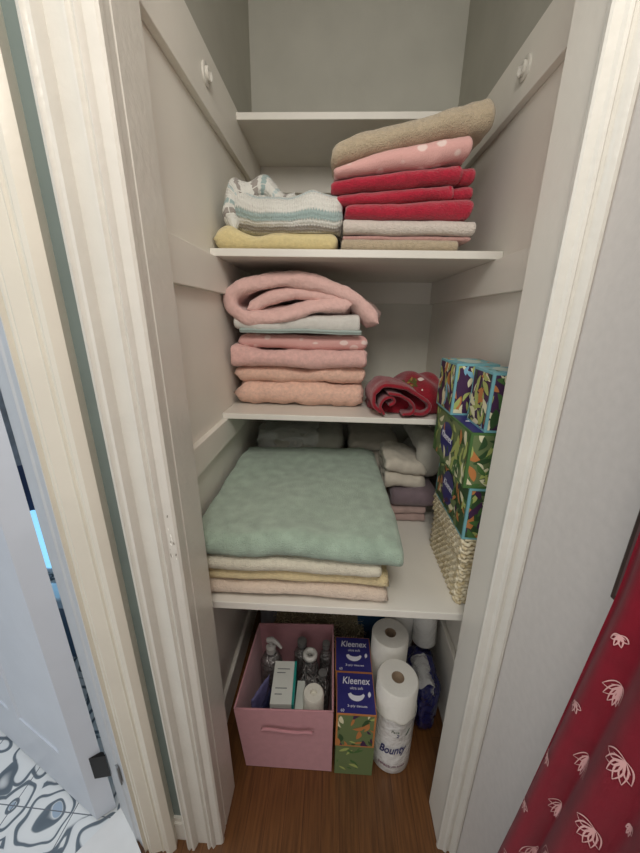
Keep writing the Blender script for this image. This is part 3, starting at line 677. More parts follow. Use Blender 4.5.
# right: stacked pale linens, striped blanket ends, purple-grey fabric
folded('folded_sheet', C_sheet, 0.075, 0.30, 1.42, 1.78, Z4 + 0.001, Z4 + 0.245, 5, 'pale beige folded sheets behind the striped white linens at back of shelf', 'linens', amp=0.010, seed=84)
C_wstr = mottled('ribbed_offwhite_cloth', 'c2baab', 0.9, 0.12, 20, 0.3, 60, 0.003, sheen=0.2)
ob = folded('blanket', C_wstr, 0.205, 0.375, 1.215, 1.42, Z4 + 0.140, Z4 + 0.262, 4, 'off-white ribbed blanket with rounded folds beside the wicker box', 'blanket', amp=0.010, seed=85, warp=lambda v: Vector((v.x, v.y + 0.2 * (v.x - 0.2), v.z - 0.30 * max(0, v.x - 0.25))))
folded('folded_sheet', mottled('rose_grey_cloth', 'a58d86', 0.9, 0.15, 30, 0.3, 60, 0.003, sheen=0.2), 0.20, 0.375, 1.20, 1.44, Z4 + 0.001, Z4 + 0.062, 4, 'thin rose-beige cloths at the bottom of the back right linens', 'linens', amp=0.007, seed=86)
folded('folded_sheet', mottled('mauve_grey_cloth', '726268', 0.8, 0.12, 30, 0.3, 60, 0.003, sheen=0.2), 0.235, 0.410, 1.205, 1.46, Z4 + 0.063, Z4 + 0.138, 2, 'mauve-grey folded cloth between rose-beige cloths and ribbed off-white blanket', 'linens', amp=0.006, seed=87)
folded('folded_sheet', C_greysheet, 0.335, 0.440, 1.28, 1.60, Z4 + 0.145, Z4 + 0.33, 2, 'grey sheet in clear bag standing against the right wall beside the wicker box', 'linens', amp=0.010, seed=88)

# ---------------- wicker box
def wicker():
    m, N, L, b = mat_base('wicker', 0.8)
    tc = N.new('ShaderNodeTexCoord'); n = N.new('ShaderNodeTexNoise'); n.inputs['Scale'].default_value = 60; L.new(tc.outputs['Object'], n.inputs['Vector'])
    r = N.new('ShaderNodeValToRGB'); r.color_ramp.elements[0].position = 0.35; r.color_ramp.elements[0].color = (*hexc('c2b18a'), 1); r.color_ramp.elements[1].position = 0.65; r.color_ramp.elements[1].color = (*hexc('e6dcc2'), 1)
    L.new(n.outputs['Fac'], r.inputs['Fac']); L.new(r.outputs['Color'], b.inputs['Base Color']); return m
M_wick = wicker()
bx0, bx1, by0, by1, bz0, bz1 = 0.362, 0.462, 0.795, 1.062, Z4 + 0.001, 0.945
wk = empty('wicker_box', ((bx0 + bx1) / 2, (by0 + by1) / 2, Z4), 'woven natural wicker box under the floral tissue boxes on the deep shelf', 'basket')
bm = bmesh.new(); box(bm, bx0 + 0.004, bx1 - 0.004, by0 + 0.004, by1 - 0.004, bz0, bz1 - 0.06); at(link('lining', bm, plain('basket_core', '8d7c58', 0.9)), wk)
bm = bmesh.new()
def weave(bm, z0, z1, ex):
    rows = int((z1 - z0) / 0.011)
    per = []
    n1 = 12; n2 = 24
    x0, x1, y0, y1 = bx0 - ex, bx1 + ex * 0.5, by0 - ex, by1 + ex
    for k in range(n1): per.append((x0 + (x1 - x0) * k / n1, y0, 0, -1))
    for k in range(n2): per.append((x1, y0 + (y1 - y0) * k / n2, 1, 0))
    for k in range(n1): per.append((x1 - (x1 - x0) * k / n1, y1, 0, 1))
    for k in range(n2): per.append((x0, y1 - (y1 - y0) * k / n2, -1, 0))
    for r_ in range(rows):
        z = z0 + (r_ + 0.5) * (z1 - z0) / rows; pts = []
        for i, (x, y, nx_, ny_) in enumerate(per):
            w_ = 0.003 * (1 if (i + r_) % 2 else -1)
            pts.append((x + nx_ * w_, y + ny_ * w_, z + 0.0015 * (1 if (i // 2) % 2 else -1)))
        pts.append(pts[0]); tube(bm, pts, 0.0058, 6)
weave(bm, bz0, bz1 - 0.066, 0.0)
at(link('woven_body', bm, M_wick, smooth=True), wk)
bm = bmesh.new(); weave(bm, bz1 - 0.066, bz1 - 0.002, 0.006); box(bm, bx0 - 0.002, bx1, by0, by1, bz1 - 0.006, bz1 + 0.0)
at(link('lid', bm, M_wick, smooth=True), wk)

# ---------------- floral tissue boxes
COLS = [plain('teal_border', '74acb4', 0.5), plain('leaf_green', '4a6f3c', 0.5), plain('leaf_lime', 'a9b368', 0.5), plain('aubergine', '44284a', 0.5), plain('orange_bloom', 'bd7c48', 0.5), plain('cream_leaf', 'ded9b6', 0.5), plain('deep_green', '34502f', 0.5), plain('kleenex_purple', '2d2b6e', 0.45), plain('white_print', 'dcdce4', 0.5), plain('sky_patch', '7fb3cc', 0.5), plain('moss', '6a7a50', 0.5), plain('pale_slot', 'b8c9c0', 0.5)]
def tissue_box(name, x0, x1, y0, y1, z0, z1, label, base, leafcols, border, seed, logo_left=False, top='slot', count=46, big=0.05, group=None, rz=0.0):
    t = empty(name, ((x0 + x1) / 2, (y0 + y1) / 2, z0), label, 'tissue box', rz, group)
    w, d, h = x1 - x0, y1 - y0, z1 - z0
    rng = random.Random(seed); bm = bmesh.new(); box(bm, -w / 2, w / 2, -d / 2, d / 2, 0, h, mi=border)
    faces = [(faceM((-w / 2, d / 2, 0), (0, -1, 0), (0, 0, 1)), d, h, 'L'), (faceM((-w / 2, -d / 2, 0), (1, 0, 0), (0, 0, 1)), w, h, 'F'), (faceM((w / 2, -d / 2, 0), (0, 1, 0), (0, 0, 1)), d, h, 'R'), (faceM((w / 2, d / 2, 0), (-1, 0, 0), (0, 0, 1)), w, h, 'B')]
    mg = 0.006
    for M, fw, fh, nm in faces:
        poly_on(bm, [(mg, mg), (fw - mg, mg), (fw - mg, fh - mg), (mg, fh - mg)], M, base, 0.0002)
        printed(bm, M, fw, fh, rng, leafcols, count if fw < 0.15 else int(count * 1.7), big, mg)
    link('carton', bm, COLS, t)
    Mt = faceM((-w / 2, -d / 2, h), (1, 0, 0), (0, 1, 0))
    if logo_left:
        bm = bmesh.new(); M = faces[0][0]
        u0, u1 = (d * 0.24, d * 0.62)
        poly_on(bm, [(u0 + (u1 - u0) * (0.5 + 0.5 * math.cos(a)), h * 0.5 + h * 0.34 * math.sin(a)) for a in [2 * PI * k / 24 for k in range(24)]], M, 7, 0.0022)
        text_bm(bm, 'Kleenex', 0.03, M @ Matrix.Translation(((u0 + u1) / 2, h * 0.55, 0.0026)), 8, 0.2, width=(u1 - u0) * 0.8)
        link('brand_panel', bm, COLS, t)
    bm = bmesh.new()
    if top == 'slot':
        poly_on(bm, leaf(w / 2, d / 2, d * 0.78, w * 0.55, PI / 2), Mt, 11, 0.0006)
        printed(bm, Mt, w, d, rng, leafcols, 12, 0.04)
    elif top == 'purple':
        poly_on(bm, [(0.004, 0.004), (w - 0.004, 0.004), (w - 0.004, d - 0.004), (0.004, d - 0.004)], Mt, 7, 0.0006)
        poly_on(bm, leaf(w * 0.25, d * 0.35, 0.02, 0.01, 0.4), Mt, 8, 0.0009)
    elif top == 'kleenex':
        poly_on(bm, [(0.002, 0.002), (w - 0.002, 0.002), (w - 0.002, d - 0.002), (0.002, d - 0.002)], Mt, 7, 0.0004)
        text_bm(bm, 'Kleenex', 0.034, Mt @ Matrix.Translation((w * 0.52, d * 0.78, 0.001)), 8, 0.15, width=w * 0.74, bold=0.0003)
        text_bm(bm, 'ultra soft', 0.013, Mt @ Matrix.Translation((w * 0.53, d * 0.60, 0.001)), 8, 0.0, width=w * 0.34)
        text_bm(bm, '3-ply tissues', 0.010, Mt @ Matrix.Translation((w * 0.53, d * 0.18, 0.001)), 8, 0.0, width=w * 0.5)
        cr = []
        for k in range(13):
            a = PI * 1.02 + (PI * 0.92) * k / 12; cr.append((w * 0.52 + w * 0.22 * math.cos(a), d * 0.47 + d * 0.18 * math.sin(a)))
        for k in range(13):
            a = PI * 1.94 - (PI * 0.92) * k / 12; cr.append((w * 0.54 + w * 0.16 * math.cos(a), d * 0.49 + d * 0.07 * math.sin(a)))
        poly_on(bm, cr, Mt, 8, 0.001)
        poly_on(bm, leaf(w * 0.86, d * 0.46, 0.02, 0.010, 1.4), Mt, 8, 0.001)
        text_bm(bm, '60', 0.012, Mt @ Matrix.Translation((w * 0.15, d * 0.07, 0.001)), 8)
    link('top_panel', bm, COLS, t)
    return t
tissue_box('tissue_box', 0.350, 0.460, 0.797, 1.055, 0.9455, 1.095, 'purple, green and teal rectangular tissue box resting on the wicker box', 6, [1, 2, 5, 4, 3, 10], 0, 5, logo_left=True, big=0.055)
tissue_box('tissue_box', 0.332, 0.442, 0.797, 1.085, 1.096, 1.243, 'green leafy rectangular tissue box under the two small teal-edged boxes', 10, [1, 2, 6, 1, 4, 2, 6, 5, 1], 1, 8, logo_left=True, top='purple', big=0.055)
tissue_box('tissue_box', 0.362, 0.462, 0.800, 0.915, 1.244, 1.388, 'front teal-edged cube tissue box, nearest the door jamb', 3, [1, 2, 5, 4, 9, 6, 5, 2], 0, 11, big=0.055, group='teal-edged tissue boxes')
tissue_box('tissue_box', 0.330, 0.445, 0.955, 1.100, 1.244, 1.388, 'rear teal-edged cube tissue box, beside the crumpled red cloth', 3, [1, 2, 5, 4, 9, 2, 5], 0, 15, big=0.055, group='teal-edged tissue boxes')

# ================================================================== FLOOR LEVEL
# pink fabric bin
C_bin = mottled('dusty_pink_fabric', 'ba848a', 0.9, 0.05, 40, 0.4, 500, 0.001, sheen=0.2)
bn = empty('storage_bin', (-0.125, 0.93, 0.0), 'dusty pink fabric storage bin with a handle, filled with toiletries', 'storage bin')
def wall_quad(bm, a, b, zb0, zt0, zb1, zt1, th, inward): pass
bot = [(-0.268, 0.775), (0.030, 0.775), (0.020, 1.075), (-0.262, 1.075)]
top = [(-0.294, 0.768), (0.028, 0.775), (0.026, 1.098), (-0.280, 1.085)]
ht = [0.288, 0.292, 0.300, 0.300]
bm = bmesh.new(); n = 8
def ring(z_t, inset):
    out = []
    for i in range(4):
        for k in range(n):
            t = k / n; a, b = i, (i + 1) % 4
            pb = Vector(bot[a]).lerp(Vector(bot[b]), t); pt = Vector(top[a]).lerp(Vector(top[b]), t); hh = ht[a] * (1 - t) + ht[b] * t
            bow = 0.006 * math.sin(PI * t) * (1 if z_t > 0.5 else 0.5)
            p = pb.lerp(pt, z_t); c = Vector((-0.12, 0.925)); dirc = (p - c)
            p = p - Vector((dirc.x / 0.15, dirc.y / 0.15)) * inset * 0.9
            out.append(Vector((p.x, p.y, 0.002 + hh * z_t)))
    return out
levels = [(0, 0), (0.25, 0), (0.5, 0), (0.75, 0), (0.97, 0), (1.0, 0.001), (1.0, 0.004), (0.97, 0.005), (0.5, 0.005), (0.02, 0.005)]
rings = [[bm.verts.new(v) for v in ring(a, b)] for a, b in levels]
for r0, r1 in zip(rings, rings[1:]):
    for k in range(4 * n): bm.faces.new((r0[k], r0[(k + 1) % (4 * n)], r1[(k + 1) % (4 * n)], r1[k]))
bm.faces.new(rings[0][::-1]); bm.faces.new(rings[-1])
at(link('bin_body', bm, C_bin, autosmooth=0.6), bn)
bm = bmesh.new(); tube(bm, [Vector(v) + Vector((0, 0, 0.0)) for v in ring(1.0, 0.002)] + [ring(1.0, 0.002)[0]], 0.0035, 6)
at(link('piped_rim', bm, C_bin, smooth=True), bn)
bm = bmesh.new()
P = [Vector((p.x, p.y)) for p in catmull([(-0.20, 0.215, 0), (-0.18, 0.217, 0), (-0.13, 0.212, 0), (-0.08, 0.210, 0), (-0.055, 0.214, 0), (-0.04, 0.213, 0)], 6)]
bm = sweep_cloth([Vector((a.x, a.y)) for a in P], 0.014, 0.757, 0.766, 'y', 6, None, 0.001, 20, 3)
at(link('handle', bm, C_bin, smooth=True), bn)

# toiletries inside the bin
def item_box(name, x, y, z, w, d, h, rz, tilt, label, cat, mats, parts):
    t = empty(name, (x, y, z), label, cat, rz); t.rotation_euler = (tilt, 0, rz)
    link('carton', B(-w / 2, w / 2, -d / 2, d / 2, 0, h, bevel=0.001), mats[0], t)
    for nm, m, (x0, x1, y0, y1, z0, z1) in parts: link(nm, B(x0, x1, y0, y1, z0, z1), m, t)
    return t
M_wcard = mottled('white_card', 'd8dad2', 0.5, 0.03, 20, 0, 1); M_teal = plain('teal_card', '1f8f86', 0.5); M_gtext = plain('grey_print', '5d6468', 0.6)
t = item_box('medicine_box', -0.150, 0.875, 0.012, 0.072, 0.150, 0.265, 0.04, 0.0, 'white medicine carton with a teal side standing in the pink bin', 'box', [M_wcard], [])
link('teal_side', B(0.036, 0.044, -0.075, 0.075, 0.0, 0.265), M_teal, t)
Mt = faceM((-0.036, -0.075, 0.265), (1, 0, 0), (0, 1, 0)); Mf = faceM((-0.036, -0.075, 0), (1, 0, 0), (0, 0, 1))
for yy, ww in ((0.118, 0.045), (0.104, 0.03), (0.05, 0.04), (0.03, 0.025)):
    bm = bmesh.new(); poly_on(bm, [(0.012, yy), (0.012 + ww, yy), (0.012 + ww, yy + 0.003), (0.012, yy + 0.003)], Mt, 0, 0.0006); link('printed_line', bm, M_gtext, t)
for q_ in ([(0.006, 0.222), (0.06, 0.222), (0.064, 0.245), (0.006, 0.248)], [(0.006, 0.20), (0.06, 0.20), (0.06, 0.212), (0.006, 0.212)]):
    bm = bmesh.new(); poly_on(bm, q_, Mf, 0, 0.0006); link('printed_panel', bm, M_gtext, t)
t = item_box('medicine_box', -0.088, 0.860, 0.012, 0.028, 0.10, 0.225, 0.0, 0.0, 'narrow white box wedged between teal-sided carton and the bandage roll', 'box', [M_wcard], [])
# gauze/bandage cup
t = empty('bandage_roll', (-0.040, 0.842, 0.012), 'white bandage roll near the front right corner of the pink bin', 'bandage')
bm = bmesh.new(); lathe(bm, [(0.001, 0), (0.034, 0), (0.036, 0.01), (0.036, 0.262), (0.032, 0.268), (0.012, 0.268), (0.011, 0.255), (0.001, 0.255)], 36, cap=False); link('gauze', bm, mottled('gauze', 'e3dfd2', 0.9, 0.05, 60, 0.5, 200, 0.002), t, autosmooth=0.7)
# foil/crystal pump bottle
M_cryst = mottled('mirrored_crystal', '8d8a88', 0.15, 0.35, 60, 1.0, 110, 0.008); M_cryst.node_tree.nodes['Principled BSDF'].inputs['Metallic'].default_value = 0.6
t = empty('pump_bottle', (-0.215, 1.000, 0.012), 'silvery textured pump bottle at the back left of the pink bin', 'bottle')
bm = bmesh.new(); lathe(bm, [(0.001, 0), (0.040, 0), (0.043, 0.02), (0.043, 0.20), (0.034, 0.225), (0.020, 0.240), (0.018, 0.252), (0.001, 0.252)], 14, cap=False); link('bottle_body', bm, M_cryst, t)
bm = bmesh.new(); lathe(bm, [(0.001, 0.25), (0.019, 0.25), (0.019, 0.272), (0.007, 0.276), (0.007, 0.300), (0.001, 0.300)], 20, cap=False); tube(bm, [(-0.014, 0, 0.303), (0.004, 0.0, 0.308), (0.028, -0.012, 0.304), (0.044, -0.02, 0.290)], [0.010, 0.010, 0.007, 0.005], 8)
link('pump_head', bm, plain('pale_pump', 'b5b3ae', 0.35), t, autosmooth=0.6)
# cluster of silvery bottles
spots = [(-0.098, 1.035, 0.250, 0.030, 'silvery bottle left of the ring-capped bottle in the pink bin'), (-0.002, 1.030, 0.250, 0.024, 'silvery bottle in the back right corner of the pink bin'), (-0.012, 0.945, 0.205, 0.026, 'short silvery bottle behind the bandage roll in the pink bin')]
for x, y, hh, r, lb in spots:
    t = empty('bottle', (x, y, 0.012), lb, 'bottle', group='silvery bottles in the bin')
    bm = bmesh.new(); lathe(bm, [(0.001, 0), (r, 0), (r * 1.05, 0.02), (r * 1.05, hh - 0.04), (r * 0.6, hh - 0.015), (r * 0.55, hh), (0.001, hh)], 12, cap=False); link('bottle_body', bm, M_cryst, t)
    bm = bmesh.new(); lathe(bm, [(0.001, hh), (r * 0.62, hh), (r * 0.62, hh + 0.02), (0.001, hh + 0.022)], 20, cap=False); link('cap', bm, plain('grey_cap', '6f6e6c', 0.4), t)
t = empty('bottle', (-0.062, 0.985, 0.012), 'grey bottle with a white ring shaped cap in the middle of the pink bin', 'bottle')
bm = bmesh.new(); lathe(bm, [(0.001, 0), (0.034, 0), (0.036, 0.02), (0.034, 0.20), (0.022, 0.235), (0.020, 0.25), (0.001, 0.25)], 14, cap=False); link('bottle_body', bm, M_cryst, t)
bm = bmesh.new(); lathe(bm, [(0.013, 0.25), (0.027, 0.25), (0.028, 0.262), (0.024, 0.270), (0.015, 0.270), (0.013, 0.250)], 30, cap=False); link('ring_cap', bm, plain('white_ring', 'cfcdc6', 0.4), t, smooth=True)
# foil tangle in the middle
bm = bmesh.new(); rng = random.Random(9)
for k in range(26):
    a = [Vector((rng.uniform(-0.095, 0.005), rng.uniform(0.885, 0.975), rng.uniform(0.17, 0.235))) for _ in range(4)]
    tube(bm, catmull(a, 5), rng.uniform(0.002, 0.004), 5)
tag(link('jewellery_tangle', bm, M_cryst, smooth=True), 'tangle of shiny grey strands between the bottles in the pink bin', 'tangled strands', kind='stuff')
# purple packets
M_pur = film('purple_packet', '6f6c95', 1.0)
for k, (x, hh, rz, lb) in enumerate(((-0.226, 0.255, -0.45, 'purple-grey soft packet against the left side of the pink bin'), (-0.203, 0.225, -0.25, 'dark blue packet beside the teal-sided carton in the pink bin'))):
    bm = bmesh.new(); nn = 14
    vs = [[None] * (nn + 1) for _ in range(2)]
    for s in (0, 1):
        for i in range(nn + 1):
            vs[s][i] = []
            for j2 in range(nn + 1):
                u = i / nn; v = j2 / nn; bul = 0.010 * math.sin(PI * u) ** 0.6 * math.sin(PI * v) ** 0.6
                vs[s][i].append(bm.verts.new(((bul + 0.001) * (1 if s else -1) + 0.004 * noise.noise((u * 5, v * 5, k * 3.0)), (u - 0.5) * 0.10, v * hh)))
    for s in (0, 1):
        for i in range(nn):
            for j2 in range(nn): bm.faces.new((vs[s][i][j2], vs[s][i + 1][j2], vs[s][i + 1][j2 + 1], vs[s][i][j2 + 1]))
    for i in range(nn):
        bm.faces.new((vs[0][i][0], vs[0][i + 1][0], vs[1][i + 1][0], vs[1][i][0])); bm.faces.new((vs[0][i][nn], vs[0][i + 1][nn], vs[1][i + 1][nn], vs[1][i][nn]))
        bm.faces.new((vs[0][0][i], vs[0][0][i + 1], vs[1][0][i + 1], vs[1][0][i])); bm.faces.new((vs[0][nn][i], vs[0][nn][i + 1], vs[1][nn][i + 1], vs[1][nn][i]))
    o = tag(link('packet', bm, M_pur if k == 0 else plain('navy_packet', '2a2c4a', 0.35), smooth=True), lb, 'packet'); o.location = (x, 0.86 - 0.02 * k, 0.012); o.rotation_euler = (0, 0.0, rz)

# Kleenex cube stacks
cube_cols_a = [4, 2, 10, 6, 4, 5]
tissue_box('tissue_box', 0.040, 0.168, 0.772, 0.905, 0.001, 0.145, 'plain green leafy cube tissue box at the floor beside the pink bin', 10, [10, 10, 1, 2], 10, 31, top='purple', count=20, big=0.04)
tissue_box('tissue_box', 0.038, 0.166, 0.770, 0.905, 0.146, 0.298, 'orange and brown floral cube tissue box with blue top, front of the pair', 10, [4, 4, 3, 2, 6, 4, 5], 4, 35, top='kleenex', count=30, big=0.045)
tissue_box('tissue_box', 0.036, 0.166, 0.909, 1.045, 0.001, 0.145, 'lower cube tissue box standing behind the green leafy one', 6, [4, 10, 2], 4, 36, top='purple', count=12, big=0.045)
tissue_box('tissue_box', 0.034, 0.166, 0.909, 1.048, 0.146, 0.296, 'blue-topped cube tissue box at the back of the pair', 6, [4, 4, 10, 2, 6, 4], 4, 37, top='kleenex', count=20, big=0.045)

# paper towel rolls
M_paper = mottled('embossed_paper', 'e0ddd4', 0.9, 0.02, 20, 0.8, 120, 0.002); M_card = mottled('brown_card', '8a7660', 0.8, 0.1, 40, 0.2, 100, 0.001)
M_wrap = film('white_film_wrap', 'e4e3df', 1.0); M_navy = plain('navy_print', '1f2766', 0.4); M_wine = plain('plum_print', '6b3a56', 0.4); M_gr = plain('green_print', '3a5a3c', 0.4)
def cyl_print(bm, s, size, r, zc, ang, mi, shear=0.2, width=None, rise=0.0, bold=0.0):
    b2 = bmesh.new(); text_bm(b2, s, size, Matrix.Identity(4), mi, shear, width, 0.0002, bold)
    for v in b2.verts:
        x, y, z = v.co; a = ang + x / r; rr = r + 0.0012 + z
        v.co = Vector((rr * math.cos(a), rr * math.sin(a), zc + y + x * rise))
    me = bpy.data.meshes.new('t'); b2.to_mesh(me); b2.free(); bm.from_mesh(me); bpy.data.meshes.remove(me)
def towel_roll(x, y, z, h, r, label, wrap_to=0.0, printed_=False, tilt=(0, 0), core=True, name='paper_towel_roll', wm=None):
    t = empty(name, (x, y, z), label, 'paper towel'); t.rotation_euler = (tilt[0], tilt[1], 0)
    bm = bmesh.new(); lathe(bm, [(0.021, 0.0), (r - 0.004, 0.0), (r, 0.006), (r, h - 0.006), (r - 0.004, h), (0.021, h), (0.021, 0.0)], 56, cap=False); link('paper', bm, M_paper if wm is None else wm, t, autosmooth=0.8)
    if core:
        bm = bmesh.new(); lathe(bm, [(0.021, 0.001), (0.0212, h - 0.001), (0.0185, h - 0.001), (0.0185, 0.001)], 32, cap=False); link('cardboard_core', bm, M_card, t, smooth=True)
    if wrap_to:
        bm = bmesh.new(); n_ = 64; prof = [(0.03, -0.0005), (r - 0.002, -0.0005), (r + 0.002, 0.006), (r + 0.0015, 0.05), (r + 0.002, 0.12), (r + 0.0015, wrap_to - 0.01), (r + 0.004, wrap_to)]
        prof = [(a, max(b, 0.0005)) for a, b in prof]
        lathe(bm, prof, n_, cap=False)
        for v in bm.verts:
            if v.co.z > wrap_to - 0.001: v.co.z += 0.012 * noise.noise((v.co.x * 30, v.co.y * 30, 0.3))
        link('wrapper', bm, M_wrap, t, smooth=True)
    if printed_:
        bm = bmesh.new(); a0_ = -PI / 2 - 0.16
        cyl_print(bm, 'Bounty', 0.052, r + 0.004, 0.125, a0_, 0, 0.25, 0.090, 0.22, 0.0008)
        link('logo', bm, M_navy, t)
        for s_, sz, zc, an, mt, wd, ri, bo in (('Pack', 0.014, 0.215, a0_ + 0.05, M_gr, 0.026, 0, 0), ('2', 0.020, 0.198, a0_ + 0.18, M_navy, None, 0, 0.0), ('/', 0.035, 0.21, a0_ + 0.62, M_gr, None, 0, 0.001),
                                              ('select', 0.020, 0.045, a0_ - 0.32, M_wine, 0.040, 0, 0.0002), ('a size towels', 0.014, 0.048, a0_ + 0.32, M_wine, 0.052, 0.1, 0.0)):
            bm = bmesh.new(); cyl_print(bm, s_, sz, r + 0.004, zc, an, 0, 0.15, wd, ri, bo); link('lettering', bm, mt, t)
    return t
towel_roll(0.240, 0.848, 0.001, 0.365, 0.068, 'front paper towel roll with printed white wrapper around its lower part', 0.255, True)
towel_roll(0.236, 1.000, 0.001, 0.385, 0.068, 'unprinted paper towel roll standing right behind the front one', 0)
# blue bag with clear film, right of the rolls
def blob(name, c, s, mat, label, cat, seed, amp=0.25, parent=None, freq=2.0, sub=5, flat=None):
    bm = bmesh.new(); bmesh.ops.create_icosphere(bm, subdivisions=sub, radius=1.0)
    for v in bm.verts:
        p = v.co.copy(); k = 1 + amp * noise.noise(p * freq + Vector((seed, 0, 0))) + amp * 0.4 * noise.noise(p * freq * 3 + Vector((0, seed, 0)))
        q_ = Vector([math.copysign(abs(a) ** 0.7, a) for a in p]) * k
        z = c[2] + q_.z * s[2]
        v.co = Vector((c[0] + q_.x * s[0], c[1] + q_.y * s[1], max(z, flat) if flat is not None else z))
    o = link(name, bm, mat, parent, smooth=True)
    if label: tag(o, label, cat)
    return o
bb = blob('plastic_bag', (0.372, 1.00, 0.13), (0.058, 0.105, 0.125), film('navy_bag_film', '1b1d4c', 1.0), 'dark navy plastic bag on the floor right of the paper towel rolls', 'bag', 3, 0.18, flat=0.002)
P = pz([(0.300, 0.08), (0.325, 0.20), (0.350, 0.265), (0.385, 0.255), (0.392, 0.20)])
o = link('clear_film', sweep_cloth(P, 0.003, 0.90, 1.02, 'y', 20, None, 0.012, 18, 5), M_film, bb)
towel_roll(0.392, 1.085, 0.262, 0.30, 0.047, 'narrow white wrapped roll standing on the navy bag by the right wall', 0, False, (-0.10, -0.03), core=False, name='wrapped_roll', wm=M_wrap)
towel_roll(0.300, 1.135, 0.001, 0.44, 0.060, 'white wrapped roll at the back between the bare roll and the narrow wrapped roll', 0, False, core=False, name='wrapped_roll', wm=M_wrap)
item_box('carton', 0.195, 1.26, 0.001, 0.13, 0.10, 0.30, 0.1, 0, 'blue box behind the unprinted paper towel roll', 'box', [plain('blue_card', '34597f', 0.5)], [])
# dark bottle at back left
t = empty('bottle', (-0.26, 1.25, 0.001), 'dark blue capped bottle in shadow behind the pink bin', 'bottle')
bm = bmesh.new(); lathe(bm, [(0.001, 0), (0.05, 0), (0.052, 0.02), (0.052, 0.20), (0.03, 0.235), (0.028, 0.245), (0.001, 0.245)], 28, cap=False); link('bottle_body', bm, plain('grey_bottle', '7d7f88', 0.4), t, autosmooth=0.6)
bm = bmesh.new(); lathe(bm, [(0.001, 0.245), (0.032, 0.245), (0.032, 0.29), (0.001, 0.292)], 28, cap=False); link('cap', bm, plain('navy_cap', '15192e', 0.4), t, autosmooth=0.6)
# shaggy rug, rolled, behind the bin: many yarn loops as one thing
bm = bmesh.new(); rng = random.Random(5)
lathe(bm, [(0.001, -0.21), (0.075, -0.21), (0.085, -0.19), (0.085, 0.19), (0.075, 0.21), (0.001, 0.21)], 24, cap=False, M=Matrix.Rotation(PI / 2, 4, 'Y'))
for v in bm.verts: v.co += Vector((-0.045, 1.27, 0.0)); v.co.z = v.co.z * 1.4 + 0.122
rug = tag(link('bath_mat', bm, mottled('mat_core', '8d8269', 0.95, 0.1, 40, 0.3, 100, 0.002)), 'rolled shaggy beige bath mat lying behind the pink bin and tissue boxes', 'bath mat')
bm = bmesh.new()
for k in range(2600):
    a = rng.uniform(-0.2, PI + 0.9); x = rng.uniform(-0.255, 0.165)
    n_ = Vector((0, -math.cos(a), math.sin(a))); p = Vector((x, 1.27 + n_.y * 0.083, 0.122 + n_.z * 0.116))
    tip = p + n_ * rng.uniform(0.014, 0.026) + Vector((rng.uniform(-0.016, 0.016), rng.uniform(-0.008, 0.008), rng.uniform(-0.014, 0.006)))
    tip.z = max(tip.z, 0.002); p.z = max(p.z, 0.002)
    s = Vector((rng.uniform(-1, 1), rng.uniform(-1, 1), 0)).normalized() * 0.0022
    bm.faces.new([bm.verts.new(p - s), bm.verts.new(p + s), bm.verts.new(tip + s * 0.6), bm.verts.new(tip - s * 0.6)])
o = link('shag_pile', bm, mottled('shag_yarn', 'd0c4a6', 0.95, 0.12, 60, 0, 1), rug); o['kind'] = 'stuff'

# ================================================================== HALL RIGHT: framed panel and curtain
t = empty('framed_panel', (0.399, 0.15, 1.75), 'dark narrow-framed panel on the hall wall behind the burgundy curtain', 'frame')
at(link('frame', B(0.388, 0.3985, -0.25, 0.400, 1.140, 2.05, bevel=0.002), plain('dark_wood_frame', '3d2a28', 0.4)), t)
at(link('panel', B(0.387, 0.390, -0.23, 0.392, 1.15, 2.03), plain('dark_panel', '6a4a4c', 0.5)), t)

C_cur = mottled('burgundy_cloth', 'a3142f', 0.85, 0.08, 30, 0.35, 700, 0.001, sheen=0.2, spec=0.2)
def csurf(s, t):
    """s: 0..1 from far edge toward the camera, t: 0 top (z 2.0) .. 1 bottom (z .22)"""
    z = 2.0 - 1.78 * t
    ye = 0.347 + 0.062 * max(0, (1.2 - z))
    fl = max(0.0, min(1.0, (1.35 - z) / 0.9))
    L_ = 0.50
    y = ye - s * L_
    ph = s * 62 * (1 - 0.22 * fl) + 0.5 * math.sin(z * 4.1) + 0.9 * math.sin(s * 13)
    x = 0.347 - (0.005 + 0.011 * fl) * (1 - math.cos(ph)) - 0.012 * fl * math.sin(s * 9 + z * 2) * 0.6
    y += 0.008 * math.sin(ph * 1.0 + 0.8) * fl
    return Vector((x, y, z))
bm = bmesh.new(); ns, nt = 130, 90
g = [[bm.verts.new(csurf(i / ns, k / nt)) for k in range(nt + 1)] for i in range(ns + 1)]
for i in range(ns):
    for k in range(nt): bm.faces.new((g[i][k], g[i + 1][k], g[i + 1][k + 1], g[i][k + 1])).smooth = True
bmesh.ops.solidify(bm, geom=bm.faces[:], thickness=0.0012)
cur = tag(link('curtain', bm, C_cur), 'burgundy curtain with sketchy pale floral print hanging at the right wall', 'curtain')
bm = bmesh.new(); rng = random.Random(12)
def cpt(s, t):
    p = csurf(s, t); a = csurf(s + 0.002, t); b = csurf(s, t + 0.002); nn = (a - p).cross(b - p).normalized()
    if nn.x > 0: nn = -nn
    return p + nn * 0.0014, nn
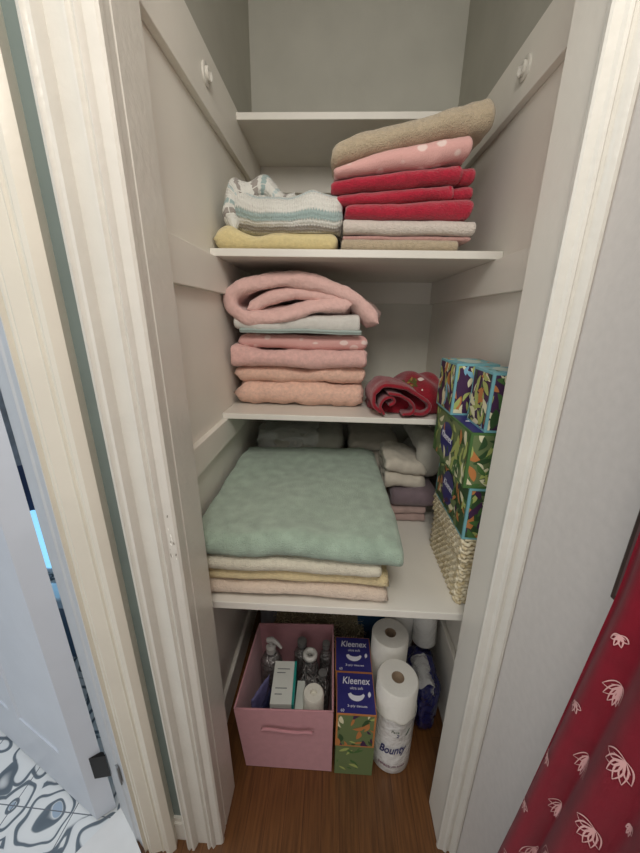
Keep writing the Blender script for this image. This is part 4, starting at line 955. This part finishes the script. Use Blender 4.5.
def stroke(pts, w=0.0009):
    P_ = [cpt(s, t) for s, t in pts]
    L1 = []; L2 = []
    for i, (p, nn) in enumerate(P_):
        d_ = (P_[min(i + 1, len(P_) - 1)][0] - P_[max(i - 1, 0)][0]).normalized(); side = d_.cross(nn).normalized() * w * (0.5 + math.sin(PI * i / (len(P_) - 1)))
        L1.append(bm.verts.new(p + side)); L2.append(bm.verts.new(p - side))
    for i in range(len(P_) - 1): bm.faces.new((L1[i], L1[i + 1], L2[i + 1], L2[i]))
SL, TL = 0.50, 1.78
def motif(s0, t0, R_, petals, a_off):
    for k in range(petals):
        a = a_off + (k / max(1, petals - 1) - 0.5) * 2.1 + PI / 2
        for side in (-1, 1):
            pts = []
            for i in range(9):
                u = i / 8; rr = R_ * u; off = side * 0.20 * R_ * math.sin(PI * u)
                dx = math.cos(a) * rr - math.sin(a) * off; dy = math.sin(a) * rr + math.cos(a) * off
                pts.append((s0 + dx * 0.8 / SL, t0 + dy * 2.0 / TL))
            stroke(pts, 0.0006)
        stroke([(s0 + math.cos(a) * R_ * 0.5 * i / 3 / SL, t0 + math.sin(a) * R_ * i / 3 / TL) for i in range(4)], 0.0005)
for r_ in range(26):
    for c_ in range(8):
        s0 = 0.045 + c_ * 0.125 + (0.06 if r_ % 2 else 0) + rng.uniform(-0.02, 0.02); t0 = 0.04 + r_ * 0.036 + rng.uniform(-0.006, 0.006)
        if 0.03 < s0 < 0.96 and t0 < 0.97: motif(s0, t0, rng.uniform(0.017, 0.024) if (r_ + c_) % 2 else 0.009, 6 if (r_ + c_) % 2 else 4, rng.uniform(-0.5, 0.5))
link('floral_print', bm, plain('pale_print', 'dba6a2', 0.8), cur)

# the old door frames on the left lean slightly out of plumb
bpy.context.view_layer.update()
def lean(o, k=0.021, z0=1.30):
    if o.type == 'MESH':
        mw = o.matrix_world.copy(); mi_ = mw.inverted()
        for v in o.data.vertices:
            w_ = mw @ v.co; w_.x += k * (z0 - w_.z); v.co = mi_ @ w_
    for c in o.children: lean(c, k, z0)
for nm in ('trim_1', 'trim_2', 'trim_6', 'trim_7', 'wall_front_left', 'baseboard_front', 'door_1'): lean(bpy.data.objects[nm])
